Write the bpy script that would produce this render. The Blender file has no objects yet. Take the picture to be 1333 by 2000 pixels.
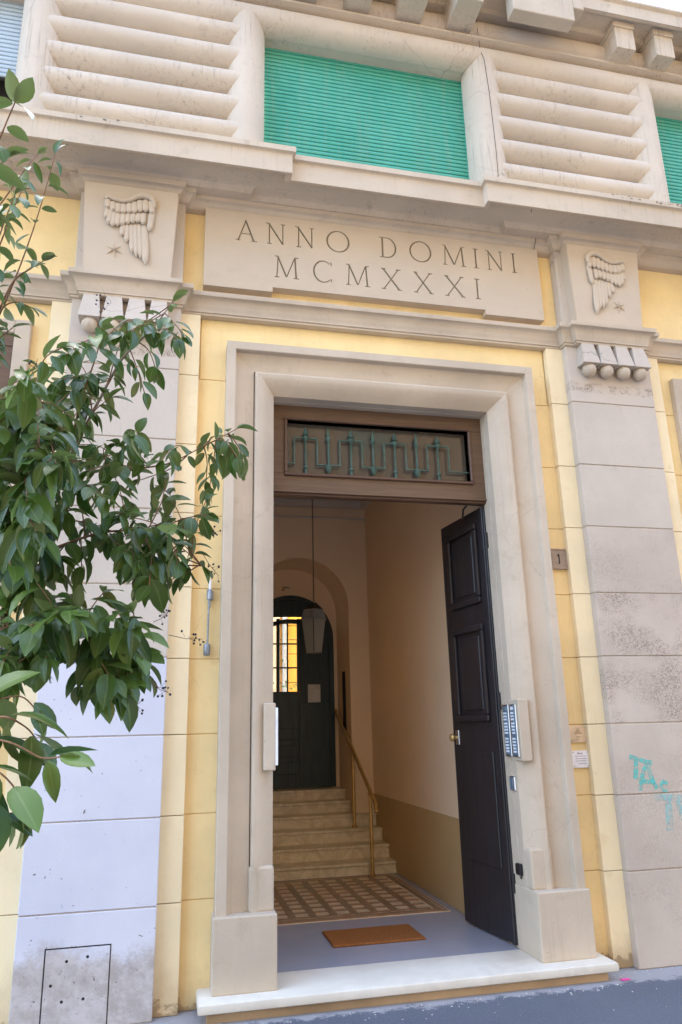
import bpy, bmesh, math, random
from mathutils import Vector, Matrix
random.seed(7)
SC = bpy.context.scene
COL = SC.collection

# ------------------------------------------------------------------ camera, sky, sun, exposure
cam_d = bpy.data.cameras.new('camera'); cam = bpy.data.objects.new('camera', cam_d); COL.objects.link(cam)
cam_d.sensor_fit = 'VERTICAL'; cam_d.sensor_height = 24.0; cam_d.lens = 1449.656/2000*24.0
cam_d.clip_start = 0.05; cam_d.clip_end = 500
R_ = Vector((0.97508105, -0.22064768, -0.02305514)); U_ = Vector((-0.03966129, -0.27562585, 0.96044644)); F_ = Vector((0.21827487, 0.93559874, 0.27750872))
cam.matrix_world = Matrix(((R_.x, U_.x, -F_.x, -1.5141), (R_.y, U_.y, -F_.y, -4.9876), (R_.z, U_.z, -F_.z, 1.6), (0, 0, 0, 1)))
SC.camera = cam
SUN_EL, SUN_AZ = 50.0, 338.0        # the sun stands behind the building: the facade is in open shade, the far side of the street is sunlit
w = bpy.data.worlds.new('World'); SC.world = w; w.use_nodes = True
nt = w.node_tree; bgn = nt.nodes['Background']; sky = nt.nodes.new('ShaderNodeTexSky'); sky.sky_type = 'NISHITA'
sky.sun_disc = False; sky.sun_elevation = math.radians(SUN_EL); sky.sun_rotation = math.radians(SUN_AZ)
sky.air_density = 1.0; sky.dust_density = 2.5; sky.ozone_density = 1.0
nt.links.new(sky.outputs[0], bgn.inputs[0]); bgn.inputs[1].default_value = 0.15
sl = bpy.data.lights.new('sun', 'SUN'); sl.energy = 2.0; sl.angle = math.radians(0.5); sl.color = (1.0, 0.95, 0.87)
so = bpy.data.objects.new('sun', sl); COL.objects.link(so)
az, el = math.radians(SUN_AZ), math.radians(SUN_EL)
sdir = Vector((math.sin(az)*math.cos(el), math.cos(az)*math.cos(el), math.sin(el)))
so.rotation_euler = sdir.to_track_quat('Z', 'Y').to_euler(); so.location = (-6, -8, 12)
vs = SC.view_settings; vs.view_transform = 'Standard'; vs.look = 'None'; vs.gamma = 1.0; vs.exposure = 3.32; vs.use_curve_mapping = False
SC.cycles.max_bounces = 10; SC.cycles.diffuse_bounces = 6

# ------------------------------------------------------------------ materials
MATS = {}
def nodes_of(m):
    m.use_nodes = True; return m.node_tree.nodes, m.node_tree.links
class NB:
    """small node builder"""
    def __init__(s, name):
        s.m = bpy.data.materials.new(name); s.n, s.l = nodes_of(s.m); s.b = s.n['Principled BSDF']; s.pos = None
        MATS[name] = s.m
    def P(s):
        if not s.pos: s.pos = s.n.new('ShaderNodeNewGeometry').outputs['Position']
        return s.pos
    def mapped(s, scale=(1, 1, 1), loc=(0, 0, 0)):
        q = s.n.new('ShaderNodeMapping'); q.inputs['Scale'].default_value = scale; q.inputs['Location'].default_value = loc
        s.l.new(s.P(), q.inputs['Vector']); return q.outputs[0]
    def noise(s, scale, detail=6, rough=.6, vec=None, dist=0):
        q = s.n.new('ShaderNodeTexNoise'); q.inputs['Scale'].default_value = scale; q.inputs['Detail'].default_value = detail
        q.inputs['Roughness'].default_value = rough; q.inputs['Distortion'].default_value = dist
        s.l.new(vec if vec else s.P(), q.inputs['Vector']); return q.outputs['Fac']
    def ramp(s, fac, a, b, lo=0., hi=1.):
        q = s.n.new('ShaderNodeMapRange'); q.interpolation_type = 'SMOOTHSTEP'
        q.inputs['From Min'].default_value = a; q.inputs['From Max'].default_value = b; q.inputs['To Min'].default_value = lo; q.inputs['To Max'].default_value = hi
        s.l.new(fac, q.inputs['Value']); return q.outputs[0]
    def mix(s, fac, a, b, mode='MIX'):
        q = s.n.new('ShaderNodeMix'); q.data_type = 'RGBA'; q.blend_type = mode
        for i, v in ((0, fac), (6, a), (7, b)):
            if isinstance(v, (int, float)): q.inputs[i].default_value = v
            elif isinstance(v, tuple): q.inputs[i].default_value = (*v, 1)
            else: s.l.new(v, q.inputs[i])
        return q.outputs[2]
    def math(s, op, a, b=0.):
        q = s.n.new('ShaderNodeMath'); q.operation = op
        for i, v in ((0, a), (1, b)):
            if isinstance(v, (int, float)): q.inputs[i].default_value = v
            else: s.l.new(v, q.inputs[i])
        return q.outputs[0]
    def xyz(s):
        q = s.n.new('ShaderNodeSeparateXYZ'); s.l.new(s.P(), q.inputs[0]); return q.outputs
    def bump(s, h, strength=.3, dist=.01):
        q = s.n.new('ShaderNodeBump'); q.inputs['Strength'].default_value = strength; q.inputs['Distance'].default_value = dist
        s.l.new(h, q.inputs['Height']); s.l.new(q.outputs[0], s.b.inputs['Normal'])
    def out(s, col, rough=.8, metal=0., spec=.3):
        if isinstance(col, tuple): s.b.inputs['Base Color'].default_value = (*col, 1)
        else: s.l.new(col, s.b.inputs['Base Color'])
        if isinstance(rough, (int, float)): s.b.inputs['Roughness'].default_value = rough
        else: s.l.new(rough, s.b.inputs['Roughness'])
        s.b.inputs['Metallic'].default_value = metal; s.b.inputs['Specular IOR Level'].default_value = spec
        return s.m

def plaster(name, col, var=.10, dirt=(.30, .25, .20), dirt_amt=.25, streak=.0, bump=.25, rough=.88, speck=.35, damp=False, crack=.0):
    k = NB(name)
    big = k.ramp(k.noise(1.1, 5, .6), .3, .7)
    c = k.mix(big, tuple(x*(1-var) for x in col), tuple(min(1, x*(1+var)) for x in col))
    mid = k.ramp(k.noise(7, 8, .65), .55, .8)
    c = k.mix(k.math('MULTIPLY', mid, dirt_amt), c, dirt)
    if streak:
        st = k.ramp(k.noise(1., 5, .7, k.mapped((38, 38, 1.6))), .5, .8)
        reg = k.ramp(k.noise(1.6, 3, .5), .4, .65)
        c = k.mix(k.math('MULTIPLY', k.math('MULTIPLY', st, reg), streak), c, dirt)
    sp = k.ramp(k.noise(55, 2, .5), .70, .78)
    c = k.mix(k.math('MULTIPLY', sp, speck), c, tuple(x*.55 for x in dirt))
    if damp:
        lim = k.math('ADD', k.xyz()[2], k.math('MULTIPLY', k.noise(4.5, 9, .72), .55))
        c = k.mix(k.ramp(lim, .345, .375, .85, 0.), c, (.25, .17, .10))
        c = k.mix(k.ramp(lim, .36, .62, .45, 0.), c, (.50, .36, .19))
    if crack:
        vz = k.n.new('ShaderNodeTexVoronoi'); vz.feature = 'DISTANCE_TO_EDGE'; vz.inputs['Scale'].default_value = 1.3
        wob = k.n.new('ShaderNodeTexNoise'); wob.inputs['Scale'].default_value = 3.; wob.inputs['Detail'].default_value = 6; k.l.new(k.P(), wob.inputs['Vector'])
        k.l.new(k.mix(.22, k.P(), wob.outputs['Color']), vz.inputs['Vector'])
        ck = k.math('MULTIPLY', k.ramp(vz.outputs['Distance'], .0015, .004, 1., 0.), k.ramp(k.noise(.9, 2, .5, k.mapped((1, 1, 1), (4, 2, 9))), .50, .60))
        c = k.mix(k.math('MULTIPLY', ck, crack), c, tuple(x*.5 for x in dirt))
    fine = k.noise(160, 4, .7); roll = k.noise(14, 4, .6)
    k.bump(k.math('ADD', fine, k.math('MULTIPLY', roll, 1.5)), bump, .004)
    return k.out(c, rough)

YEL = plaster('yellow_plaster', (.84, .645, .32), .11, (.56, .38, .17), .40, .30, .35, damp=True, crack=.15)
YELP = plaster('pale_yellow_plaster', (.84, .70, .44), .08, (.56, .42, .22), .35, .25, .35, damp=True)
GREY = plaster('grey_plaster', (.55, .475, .385), .08, (.36, .30, .25), .34, .25, .35, crack=.5)
TRIM = plaster('beige_trim', (.545, .45, .335), .12, (.34, .25, .155), .42, .35, .45, crack=.15)
PANELM = plaster('panel_plaster', (.56, .46, .34), .06, (.40, .31, .22), .28, .0, .2)
CORN = plaster('cornice_stone', (.56, .465, .345), .10, (.17, .14, .11), .40, .75, .35)
ROLLM = plaster('roll_stucco', (.60, .51, .40), .07, (.25, .18, .13), .34, .9, .4, crack=.3)
STEPM = plaster('riser_plaster', (.42, .29, .17), .25, (.22, .15, .09), .6, .0, .6)
INNER = plaster('cream_interior_plaster', (.82, .645, .445), .03, (.5, .40, .3), .10, .0, .1, .7, .0)
DADO = plaster('ochre_dado_paint', (.50, .345, .165), .05, (.36, .24, .12), .15, .0, .1, .5, .0)
CEIL = plaster('ceiling_plaster', (.60, .55, .49), .03, (.4, .35, .3), .1, .0, .05, .8, .0)
COURT = plaster('courtyard_yellow_plaster', (.72, .36, .055), .08, (.5, .32, .1), .25, .0, .25)

def mat_white_overpaint():
    k = NB('white_overpaint')
    n = k.ramp(k.noise(1.6, 6, .6), .3, .7)
    c = k.mix(n, (.58, .575, .625), (.655, .645, .685))
    c = k.mix(k.math('MULTIPLY', k.ramp(k.noise(9, 6, .7), .6, .75), .25), c, (.58, .54, .52))
    z = k.xyz()[2]
    lim = k.math('ADD', k.math('ADD', z, k.math('MULTIPLY', k.noise(3.2, 9, .72), .42)), k.math('MULTIPLY', k.noise(45, 5, .8), .10))
    lim = k.math('SUBTRACT', lim, .05)
    bare = k.ramp(lim, .585, .70, 1., 0.)
    bc = k.mix(k.ramp(k.noise(11, 8, .7), .35, .65), (.42, .37, .33), (.56, .51, .48))
    bc = k.mix(k.ramp(k.noise(26, 6, .7), .62, .70), bc, (.22, .18, .15))
    c = k.mix(bare, c, bc)
    c = k.mix(k.ramp(k.noise(38, 2, .5), .735, .76), c, (.16, .13, .11))
    h = k.math('ADD', k.noise(150, 4, .7), k.math('MULTIPLY', bare, k.math('MULTIPLY', k.noise(24, 8, .75), 6.)))
    k.bump(h, .35, .006)
    return k.out(c, .85)
WHITEP = mat_white_overpaint()
def mat_stained(name, amt):
    k = NB(name)
    c = k.mix(k.ramp(k.noise(1.7, 6, .6), .3, .7), (.50, .42, .34), (.58, .495, .40))
    reg = k.ramp(k.noise(2.3, 5, .6, k.mapped((1, 1, 1.4), (3.1, 0, 1.7))), .42, .62)
    sp = k.ramp(k.noise(95, 5, .75), .42, .62)
    c = k.mix(k.math('MULTIPLY', k.math('MULTIPLY', reg, sp), amt), c, (.20, .145, .11))
    c = k.mix(k.math('MULTIPLY', k.ramp(k.noise(1.2, 3, .5, k.mapped((1, 1, 1), (7, 0, 0))), .55, .7), .25), c, (.60, .40, .36))
    c = k.mix(k.ramp(k.noise(16, 3, .6, k.mapped((1, 1, 1), (0, 0, 5))), .755, .77), c, (.82, .80, .72))
    k.bump(k.math('ADD', k.noise(120, 5, .75), k.noise(18, 5, .6)), .5, .005)
    return k.out(c, .9)
STAIN = mat_stained('stained_grey_plaster', .75)
STAINL = mat_stained('lightly_stained_grey_plaster', .28)
def mat_capstain():
    k = NB('pitted_grey_plaster')
    c = k.mix(k.ramp(k.noise(1.7, 6, .6), .3, .7), (.52, .45, .37), (.58, .50, .41))
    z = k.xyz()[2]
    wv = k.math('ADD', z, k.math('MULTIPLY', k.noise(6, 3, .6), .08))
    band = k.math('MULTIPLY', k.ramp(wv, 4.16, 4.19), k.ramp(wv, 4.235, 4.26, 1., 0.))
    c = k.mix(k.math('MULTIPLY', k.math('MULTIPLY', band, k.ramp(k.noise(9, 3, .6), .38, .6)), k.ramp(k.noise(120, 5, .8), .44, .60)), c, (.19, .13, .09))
    k.bump(k.noise(120, 5, .75), .35, .004)
    return k.out(c, .9)
CAPST = mat_capstain()
def mat_marble():
    k = NB('white_marble')
    v = k.ramp(k.noise(4, 8, .6, None, .6), .3, .7)
    c = k.mix(v, (.66, .60, .49), (.74, .68, .565))
    c = k.mix(k.math('MULTIPLY', k.ramp(k.noise(2.2, 6, .7), .5, .75), .35), c, (.42, .36, .28))
    c = k.mix(k.math('MULTIPLY', k.ramp(k.noise(30, 4, .6), .6, .8), .25), c, (.45, .40, .33))
    k.bump(k.noise(60, 3, .5), .05, .002)
    return k.out(c, .42, 0, .45)
MARB = mat_marble()
def mat_stepmarble():
    k = NB('veined_step_marble')
    v = k.ramp(k.noise(3.5, 8, .7, None, 3.), .40, .62)
    c = k.mix(v, (.62, .53, .38), (.80, .71, .55))
    return k.out(c, .3, 0, .5)
STEPMARB = mat_stepmarble()
def mat_asphalt():
    k = NB('asphalt')
    c = k.mix(k.noise(1.3, 6, .6), (.085, .094, .115), (.13, .142, .165))
    c = k.mix(k.ramp(k.noise(230, 3, .6), .55, .75), c, (.27, .29, .35))
    c = k.mix(k.ramp(k.noise(18, 3, .6), .76, .79), c, (.55, .54, .52))
    y = k.xyz()[1]
    edge = k.math('ADD', y, k.math('MULTIPLY', k.noise(9, 7, .75), .40))
    c = k.mix(k.math('MULTIPLY', k.ramp(edge, -.15, -.09), .6), c, (.50, .47, .45))
    k.bump(k.math('ADD', k.noise(260, 3, .7), k.noise(25, 4, .6)), .5, .006)
    return k.out(c, .75, 0, .4)
ASPH = mat_asphalt()
def mat_floor():
    k = NB('polished_cement_floor')
    c = k.mix(k.noise(2.5, 6, .6), (.30, .30, .34), (.38, .38, .42))
    k.bump(k.noise(8, 3, .5), .03, .003)
    return k.out(c, .22, 0, .5)
FLOORM = mat_floor()
def simple(name, col, rough=.6, metal=0., spec=.4, bumps=None, var=.12, vs_=9):
    k = NB(name)
    c = k.mix(k.ramp(k.noise(vs_, 5, .6), .3, .7), tuple(x*(1-var) for x in col), tuple(min(1, x*(1+var)) for x in col))
    if bumps: k.bump(k.noise(bumps[0], 4, .6), bumps[1], .003)
    return k.out(c, rough, metal, spec)
def wood(name, col, dark, rough=.45, vert=False):
    k = NB(name)
    g = k.noise(1, 6, .65, k.mapped((30, 30, 2.2) if vert else (2.2, 30, 30)), .8)
    c = k.mix(k.ramp(g, .35, .68), dark, col)
    k.bump(g, .12, .002)
    return k.out(c, rough, 0, .4)
BROWNW = wood('brown_painted_wood', (.15, .088, .05), (.115, .066, .037), .5)
FRAMEW = wood('dark_moulding_wood', (.12, .065, .040), (.085, .045, .03), .4)
DOORW = wood('black_walnut_door', (.030, .026, .028), (.018, .015, .017), .42, True)
INDOOR = wood('blue_black_inner_door', (.020, .045, .052), (.013, .030, .036), .4, True)
BRASS = simple('brass', (.62, .43, .17), .38, .75, .5, None, .15, 14)
STEEL = simple('brushed_steel', (.62, .64, .66), .35, 1., .5, (300, .1), .08)
GALV = simple('grey_fitting_metal', (.30, .33, .36), .5, .6, .4, None, .2, 30)
VERD = simple('green_painted_iron', (.06, .105, .08), .55, .2, .4, (120, .2), .25, 25)
BLACK = simple('black_plastic', (.012, .012, .014), .4)
DARKM = simple('matte_dark', (.03, .026, .022), .9)  # plain near-black for ironwork, cracks and dark backings
FILL = simple('letter_groove_fill', (.17, .135, .085), .9, 0, .2, None, .2, 40)  # darker fill set inside the letter grooves
WPLATE = simple('white_enamel', (.80, .79, .80), .3)
INK = simple('grey_ink', (.28, .26, .30), .6)
BRASSP = simple('tarnished_plaque_brass', (.66, .52, .36), .42, .35, .4, (200, .1), .12, 12)
BRASSINK = simple('plaque_engraving', (.26, .18, .10), .6)
TILEM = simple('house_number_stone', (.34, .255, .185), .6, 0, .3, (90, .3), .15, 20)
BTN = simple('button_plate_white', (.70, .74, .78), .35)
PANELDK = simple('intercom_blue_grey', (.16, .23, .30), .4, .4)
COIR = NB('coir_mat')
_c = COIR.mix(COIR.ramp(COIR.noise(70, 5, .8), .3, .7), (.30, .105, .030), (.46, .19, .06)); COIR.bump(COIR.noise(300, 3, .8), .9, .01); COIR = COIR.out(_c, .95, 0, .1)
CREAMT = simple('cream_floor_tile', (.70, .57, .38), .3, 0, .5, None, .12, 12)
BROWNT = simple('brown_floor_tile', (.30, .19, .11), .3, 0, .5, None, .2, 12)
REDT = simple('red_brown_border_tile', (.34, .19, .115), .3, 0, .5, None, .2, 12)
GREENS = NB('green_shutter_paint')
_c = GREENS.mix(GREENS.ramp(GREENS.noise(1.6, 5, .6), .3, .7), (.050, .34, .245), (.085, .41, .30))
_c = GREENS.mix(GREENS.math('MULTIPLY', GREENS.ramp(GREENS.noise(1., 5, .7, GREENS.mapped((26, 26, 1.3))), .45, .8), .40), _c, (.25, .36, .27))
GREENS.bump(GREENS.noise(30, 3, .5), .08, .003); GREENS = GREENS.out(_c, .45, 0, .4)
BLUES = simple('pale_blue_shutter_paint', (.46, .55, .60), .45, 0, .4, None, .06, 3)
TEALG = NB('turquoise_spray_paint')
_k = TEALG; _col = _k.mix(_k.noise(9, 4, .6), (.10, .56, .50), (.16, .66, .60)); _k.out(_col, .7)
_a = _k.ramp(_k.noise(26, 5, .7), .32, .66, .12, .8); _k.l.new(_a, _k.b.inputs['Alpha']); TEALG = _k.m
PALEG = NB('faded_turquoise_spray_paint')
_k = PALEG; _k.out((.36, .66, .64), .8); _a = _k.ramp(_k.noise(22, 5, .7), .38, .66, .1, .6); _k.l.new(_a, _k.b.inputs['Alpha']); PALEG = _k.m
def glass(name, tint=(1, 1, 1), rough=.02):
    k = NB(name); n, l = k.n, k.l
    tr = n.new('ShaderNodeBsdfTransparent'); tr.inputs[0].default_value = (*tint, 1)
    gl = n.new('ShaderNodeBsdfGlossy'); gl.inputs['Roughness'].default_value = rough
    fr = n.new('ShaderNodeFresnel'); fr.inputs[0].default_value = 1.5
    mx = n.new('ShaderNodeMixShader'); l.new(fr.outputs[0], mx.inputs[0]); l.new(tr.outputs[0], mx.inputs[1]); l.new(gl.outputs[0], mx.inputs[2])
    l.new(mx.outputs[0], n['Material Output'].inputs[0]); return k.m
GLASS = glass('window_glass', (.86, .88, .88))
TRANSOMG = glass('grey_transom_glass', (.55, .54, .50), .08)
_n, _l = TRANSOMG.node_tree.nodes, TRANSOMG.node_tree.links
_d = _n.new('ShaderNodeBsdfDiffuse'); _d.inputs[0].default_value = (.34, .32, .27, 1); _m = _n.new('ShaderNodeMixShader'); _m.inputs[0].default_value = .14  # even grey diffuse share mixed into the transom pane
_src = _n['Material Output'].inputs[0].links[0].from_socket; _l.new(_src, _m.inputs[1]); _l.new(_d.outputs[0], _m.inputs[2]); _l.new(_m.outputs[0], _n['Material Output'].inputs[0])
LAMPG = NB('frosted_lantern_glass'); LAMPG.b.inputs['Transmission Weight'].default_value = .0; LAMPG.out((.40, .40, .36), .45, 0, .5); LAMPG.b.inputs['Alpha'].default_value = .55; LAMPG = LAMPG.m
def mat_leaf(name, a, b, under):
    k = NB(name)
    oi = k.n.new('ShaderNodeObjectInfo').outputs['Random']
    nz = k.noise(3.5, 2, .5)
    c = k.mix(k.ramp(k.math('ADD', k.math('MULTIPLY', oi, .5), k.math('MULTIPLY', nz, .5)), .25, .8), a, b)
    at_ = k.n.new('ShaderNodeAttribute'); at_.attribute_name = 'mid'
    c = k.mix(k.ramp(at_.outputs['Fac'], .86, .98, 0., .55), c, (.16, .24, .07))
    bf = k.n.new('ShaderNodeNewGeometry').outputs['Backfacing']
    c = k.mix(bf, c, under)
    k.bump(k.noise(60, 2, .5), .08, .002)
    k.out(c, .34, 0, .36)
    tl = k.n.new('ShaderNodeBsdfTranslucent'); k.l.new(k.mix(.5, c, (.10, .22, .03)), tl.inputs[0])
    mx = k.n.new('ShaderNodeMixShader'); mx.inputs[0].default_value = .22
    k.l.new(k.b.outputs[0], mx.inputs[1]); k.l.new(tl.outputs[0], mx.inputs[2]); k.l.new(mx.outputs[0], k.n['Material Output'].inputs[0])
    return k.m
LEAFM = mat_leaf('privet_leaf', (.026, .060, .012), (.115, .195, .030), (.17, .20, .07))
BARK = simple('grey_brown_bark', (.20, .145, .10), .85, 0, .2, (60, .5), .25, 30)
TWIGM = simple('reddish_twig', (.20, .11, .06), .75, 0, .2, None, .3, 40)
BERRY = simple('black_berry', (.012, .012, .022), .3, 0, .5)
PINK = simple('pink_plastic', (.80, .06, .32), .4)
PAPER = simple('notice_paper', (.62, .62, .60), .8)
PLANTM = simple('courtyard_plant_green', (.05, .12, .03), .6)

# ------------------------------------------------------------------ helpers
def bm_box(bm, x0, x1, y0, y1, z0, z1, bevel=0.):
    vs_ = [bm.verts.new(p) for p in ((x0, y0, z0), (x1, y0, z0), (x1, y1, z0), (x0, y1, z0), (x0, y0, z1), (x1, y0, z1), (x1, y1, z1), (x0, y1, z1))]
    fs = [bm.faces.new([vs_[i] for i in f]) for f in ((3, 2, 1, 0), (4, 5, 6, 7), (0, 1, 5, 4), (1, 2, 6, 5), (2, 3, 7, 6), (3, 0, 4, 7))]
    if bevel:
        ed = list({e for f in fs for e in f.edges})
        bmesh.ops.bevel(bm, geom=ed, offset=bevel, segments=2 if bevel > .006 else 1, affect='EDGES', profile=.5)
def bm_tube(bm, pts, rad, seg=8, cap=True, closed=False):
    pts = [Vector(p) for p in pts]; n = len(pts); rings = []
    rad = rad if isinstance(rad, (list, tuple)) else [rad]*n
    prev = None
    for i, p in enumerate(pts):
        t = (pts[(i+1) % n]-pts[i-1]) if closed else (pts[min(i+1, n-1)]-pts[max(i-1, 0)])
        t.normalize()
        if prev is None:
            a = Vector((0, 0, 1)) if abs(t.z) < .9 else Vector((1, 0, 0)); u = t.cross(a).normalized()
        else: u = (prev-t*prev.dot(t)).normalized()
        prev = u; v = t.cross(u)
        rings.append([bm.verts.new(p+(u*math.cos(2*math.pi*k/seg)+v*math.sin(2*math.pi*k/seg))*rad[i]) for k in range(seg)])
    for i in range(n if closed else n-1):
        a, b = rings[i], rings[(i+1) % n]
        for k in range(seg): bm.faces.new((a[k], a[(k+1) % seg], b[(k+1) % seg], b[k]))
    if cap and not closed:
        bm.faces.new(rings[0][::-1]); bm.faces.new(rings[-1])
def bm_lathe(bm, prof, loc=(0, 0, 0), seg=16):
    """prof: (r, z) from bottom to top"""
    rings = [[bm.verts.new((loc[0]+r*math.cos(2*math.pi*k/seg), loc[1]+r*math.sin(2*math.pi*k/seg), loc[2]+z)) for k in range(seg)] for r, z in prof]
    for a, b in zip(rings, rings[1:]):
        for k in range(seg): bm.faces.new((a[k], a[(k+1) % seg], b[(k+1) % seg], b[k]))
    bm.faces.new(rings[0][::-1]); bm.faces.new(rings[-1])
def bm_sweep(bm, path, prof, cap=True):
    """path: plan points (x, y) with the outside to the right-hand side seen from above (normal = -y for +x runs); prof: (d, z)"""
    n = len(path); rings = []
    P2 = [Vector((p[0], p[1])) for p in path]
    for i in range(n):
        def nrm(a, b):
            t = (b-a).normalized(); return Vector((t.y, -t.x))
        if i == 0: m = nrm(P2[0], P2[1])
        elif i == n-1: m = nrm(P2[-2], P2[-1])
        else:
            a = nrm(P2[i-1], P2[i]); b = nrm(P2[i], P2[i+1]); m = (a+b); m = m/max(.2, m.dot(a))
        rings.append([bm.verts.new((P2[i].x+m.x*d, P2[i].y+m.y*d, z)) for d, z in prof])
    k = len(prof)
    for a, b in zip(rings, rings[1:]):
        for j in range(k-1): bm.faces.new((a[j], b[j], b[j+1], a[j+1]))
    if cap:
        bm.faces.new(rings[0]); bm.faces.new(rings[-1][::-1])
def mesh_of(bm, name, smooth=None):
    bmesh.ops.recalc_face_normals(bm, faces=bm.faces)
    me = bpy.data.meshes.new(name); bm.to_mesh(me); bm.free()
    if smooth is not None:
        me.polygons.foreach_set('use_smooth', [True]*len(me.polygons))
        if smooth < 179: me.set_sharp_from_angle(angle=math.radians(smooth))
    return me
def link(name, me, m, parent=None, mw=None):
    o = bpy.data.objects.new(name, me); COL.objects.link(o)
    if me is not None and m is not None and len(me.materials) == 0: me.materials.append(m)
    if parent is not None:
        o.parent = parent
        if parent.parent is None and 'base' in parent: o.matrix_parent_inverse = Matrix.Translation(-Vector(parent['base']))
    if mw is not None: o.matrix_basis = mw
    return o
def obj(name, bm, m, parent=None, smooth=None):
    return link(name, mesh_of(bm, name, smooth), m, parent)
def box(name, m, parent, x0, x1, y0, y1, z0, z1, bevel=.004):
    bm = bmesh.new(); bm_box(bm, x0, x1, y0, y1, z0, z1, bevel); return obj(name, bm, m, parent)
def tag(o, label=None, cat=None, group=None, kind=None):
    if label: o['label'] = label
    if cat: o['category'] = cat
    if group: o['group'] = group
    if kind: o['kind'] = kind
    return o
def thing(name, label, cat, base=(0, 0, 0), group=None):
    o = bpy.data.objects.new(name, None); COL.objects.link(o); o.location = base; o['base'] = base
    o.empty_display_size = .1
    return tag(o, label, cat, group)
def part(name, parent):
    """an Empty that gathers the pieces of one part"""
    o = bpy.data.objects.new(name, None); COL.objects.link(o); o['base'] = (0, 0, 0); o.parent = parent
    o.matrix_parent_inverse = Matrix.Translation(-Vector(parent['base'])); o.empty_display_size = .05
    return o
def boolean_cut(me, cutter_me, name):
    a = bpy.data.objects.new('tmp_a', me); b = bpy.data.objects.new('tmp_b', cutter_me); COL.objects.link(a); COL.objects.link(b)
    md = a.modifiers.new('b', 'BOOLEAN'); md.operation = 'DIFFERENCE'; md.solver = 'EXACT'; md.use_self = True; md.object = b
    dg = bpy.context.evaluated_depsgraph_get(); r = bpy.data.meshes.new_from_object(a.evaluated_get(dg)); r.name = name
    bpy.data.objects.remove(a); bpy.data.objects.remove(b)
    return r

# ------------------------------------------------------------------ key dimensions (metres)
GZ = .045
A_, B_, S_, S2_ = 1.526, 2.276, 1.386, 2.416       # pilaster inner / outer edge, pale strip beside it
PILY, STRY, WALY = -.12, -.055, 0.
JZ = [GZ, .625, 1.104, 1.5745, 2.043, 2.5055, 3.0136, 3.511, 4.039, 4.53]
XE = 12.0
bld = thing('apartment_building', 'yellow and grey stucco apartment building with carved portal and open front door', 'building', (0, .1, GZ))

# ------------------------------------------------------------------ ground
bm = bmesh.new(); bmesh.ops.create_grid(bm, x_segments=40, y_segments=40, size=60)
for v in bm.verts: v.co.z = GZ
gr = obj('street', bm, ASPH); tag(gr, 'dark bluish asphalt pavement in front of the portal', None, None, 'structure')

# ------------------------------------------------------------------ unseen house added behind the viewer: bounces warm light, blocks low sky
opp = thing('added_bounce_house', 'unseen ochre house added across the street to bounce light and block low sky', 'building', (11, -17.5, GZ))
OPPM = plaster('bounce_house_plaster', (.17, .115, .065), .06, (.12, .09, .06), .2, .0, .2)  # kept dark to hold back the added house's bounce on the facade
bm = bmesh.new(); bm_box(bm, -9.0, 26, -19, -12, GZ-.2, 14.0); obj('wall', bm, OPPM, opp)
bm = bmesh.new(); bm_box(bm, -9.4, 26.4, -19.2, -11.6, 14.0, 14.4); obj('cornice', bm, OPPM, opp)
OW = simple('green_window_shutters', (.06, .10, .07), .6)
bm = bmesh.new(); bm_box(bm, -.55, .55, -12.0, -11.94, 0, 1.9); OWM = mesh_of(bm, 'window'); OWM.materials.append(OW)
for i in range(10):
    for z in (1.2, 4.8, 8.4, 11.3): link('window', OWM, None, opp, Matrix.Translation((-7.2+i*3.5, 0, z)))

# ------------------------------------------------------------------ yellow wall: core and courses
wall = part('wall', bld)
bm = bmesh.new()
for x0, x1, z0, z1 in ((-XE, -.92, GZ-.3, 4.1), (.92, XE, GZ-.3, 4.1), (-XE, XE, 4.1, 5.7)):
    bm_box(bm, x0, x1, .012, .34, z0, z1)
obj('wall_core', bm, YEL, wall)
J = .0045
WIN_X = 2.535
for sx in (-1, 1):
    for k in range(9):
        z0, z1 = JZ[k]+J/2, JZ[k+1]-J/2
        def wb(a, b, y, m):
            x0, x1 = (a, b) if sx > 0 else (-b, -a)
            box('block', m, wall, x0, x1, y, y+.06, z0, z1, .0025)
        if k < 8: wb(1.15, S_+.01, WALY, YEL)
        wb(S_, A_+.02, STRY, YELP)
        wb(B_-.02, S2_, STRY, YELP)
        wb(S2_-.01, 2.60 if z1 < 4.4 else 5.2, WALY, YEL)
for k, (x0, x1) in enumerate(((-S_, S_),)):
    box('block', YEL, wall, x0+.01, x1-.01, WALY, .05, 4.039+J/2, 4.53, .0025)
# frieze of the storey band
for x0, x1 in ((-A_-.02, A_+.02), (B_-.02, XE), (-XE, -B_+.02)):
    box('frieze', YEL, wall, x0, x1, -.02, .04, 4.60, 5.46, .002)

# ------------------------------------------------------------------ pilasters
for sx in (-1, 1):
    pil = part('pilaster', bld)
    pil['label'] = ('left' if sx < 0 else 'right')+' grey stucco pilaster beside the portal'
    bm = bmesh.new(); bm_box(bm, *( (A_+.006, B_-.006) if sx > 0 else (-B_+.006, -A_-.006)), -.112, .0, GZ, 5.45); obj('pilaster_core', bm, STAIN, pil)
    for k in range(9):
        z0, z1 = JZ[k]+J/2+.001, JZ[k+1]-J/2-.001
        x0, x1 = (A_, B_) if sx > 0 else (-B_, -A_)
        if sx < 0: m = WHITEP if k < 4 else (CAPST if k == 8 else GREY)
        else: m = {4: STAIN, 3: STAIN, 5: STAINL, 8: CAPST, 2: STAINL}.get(k, STAINL if k < 3 else GREY)
        box('block', m, pil, x0, x1, PILY, -.02, z0, z1, .004)
    x0, x1 = (A_, B_) if sx > 0 else (-B_, -A_)
    box('block', GREY, pil, x0, x1, PILY, -.02, 4.62, 5.44, .004)

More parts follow.
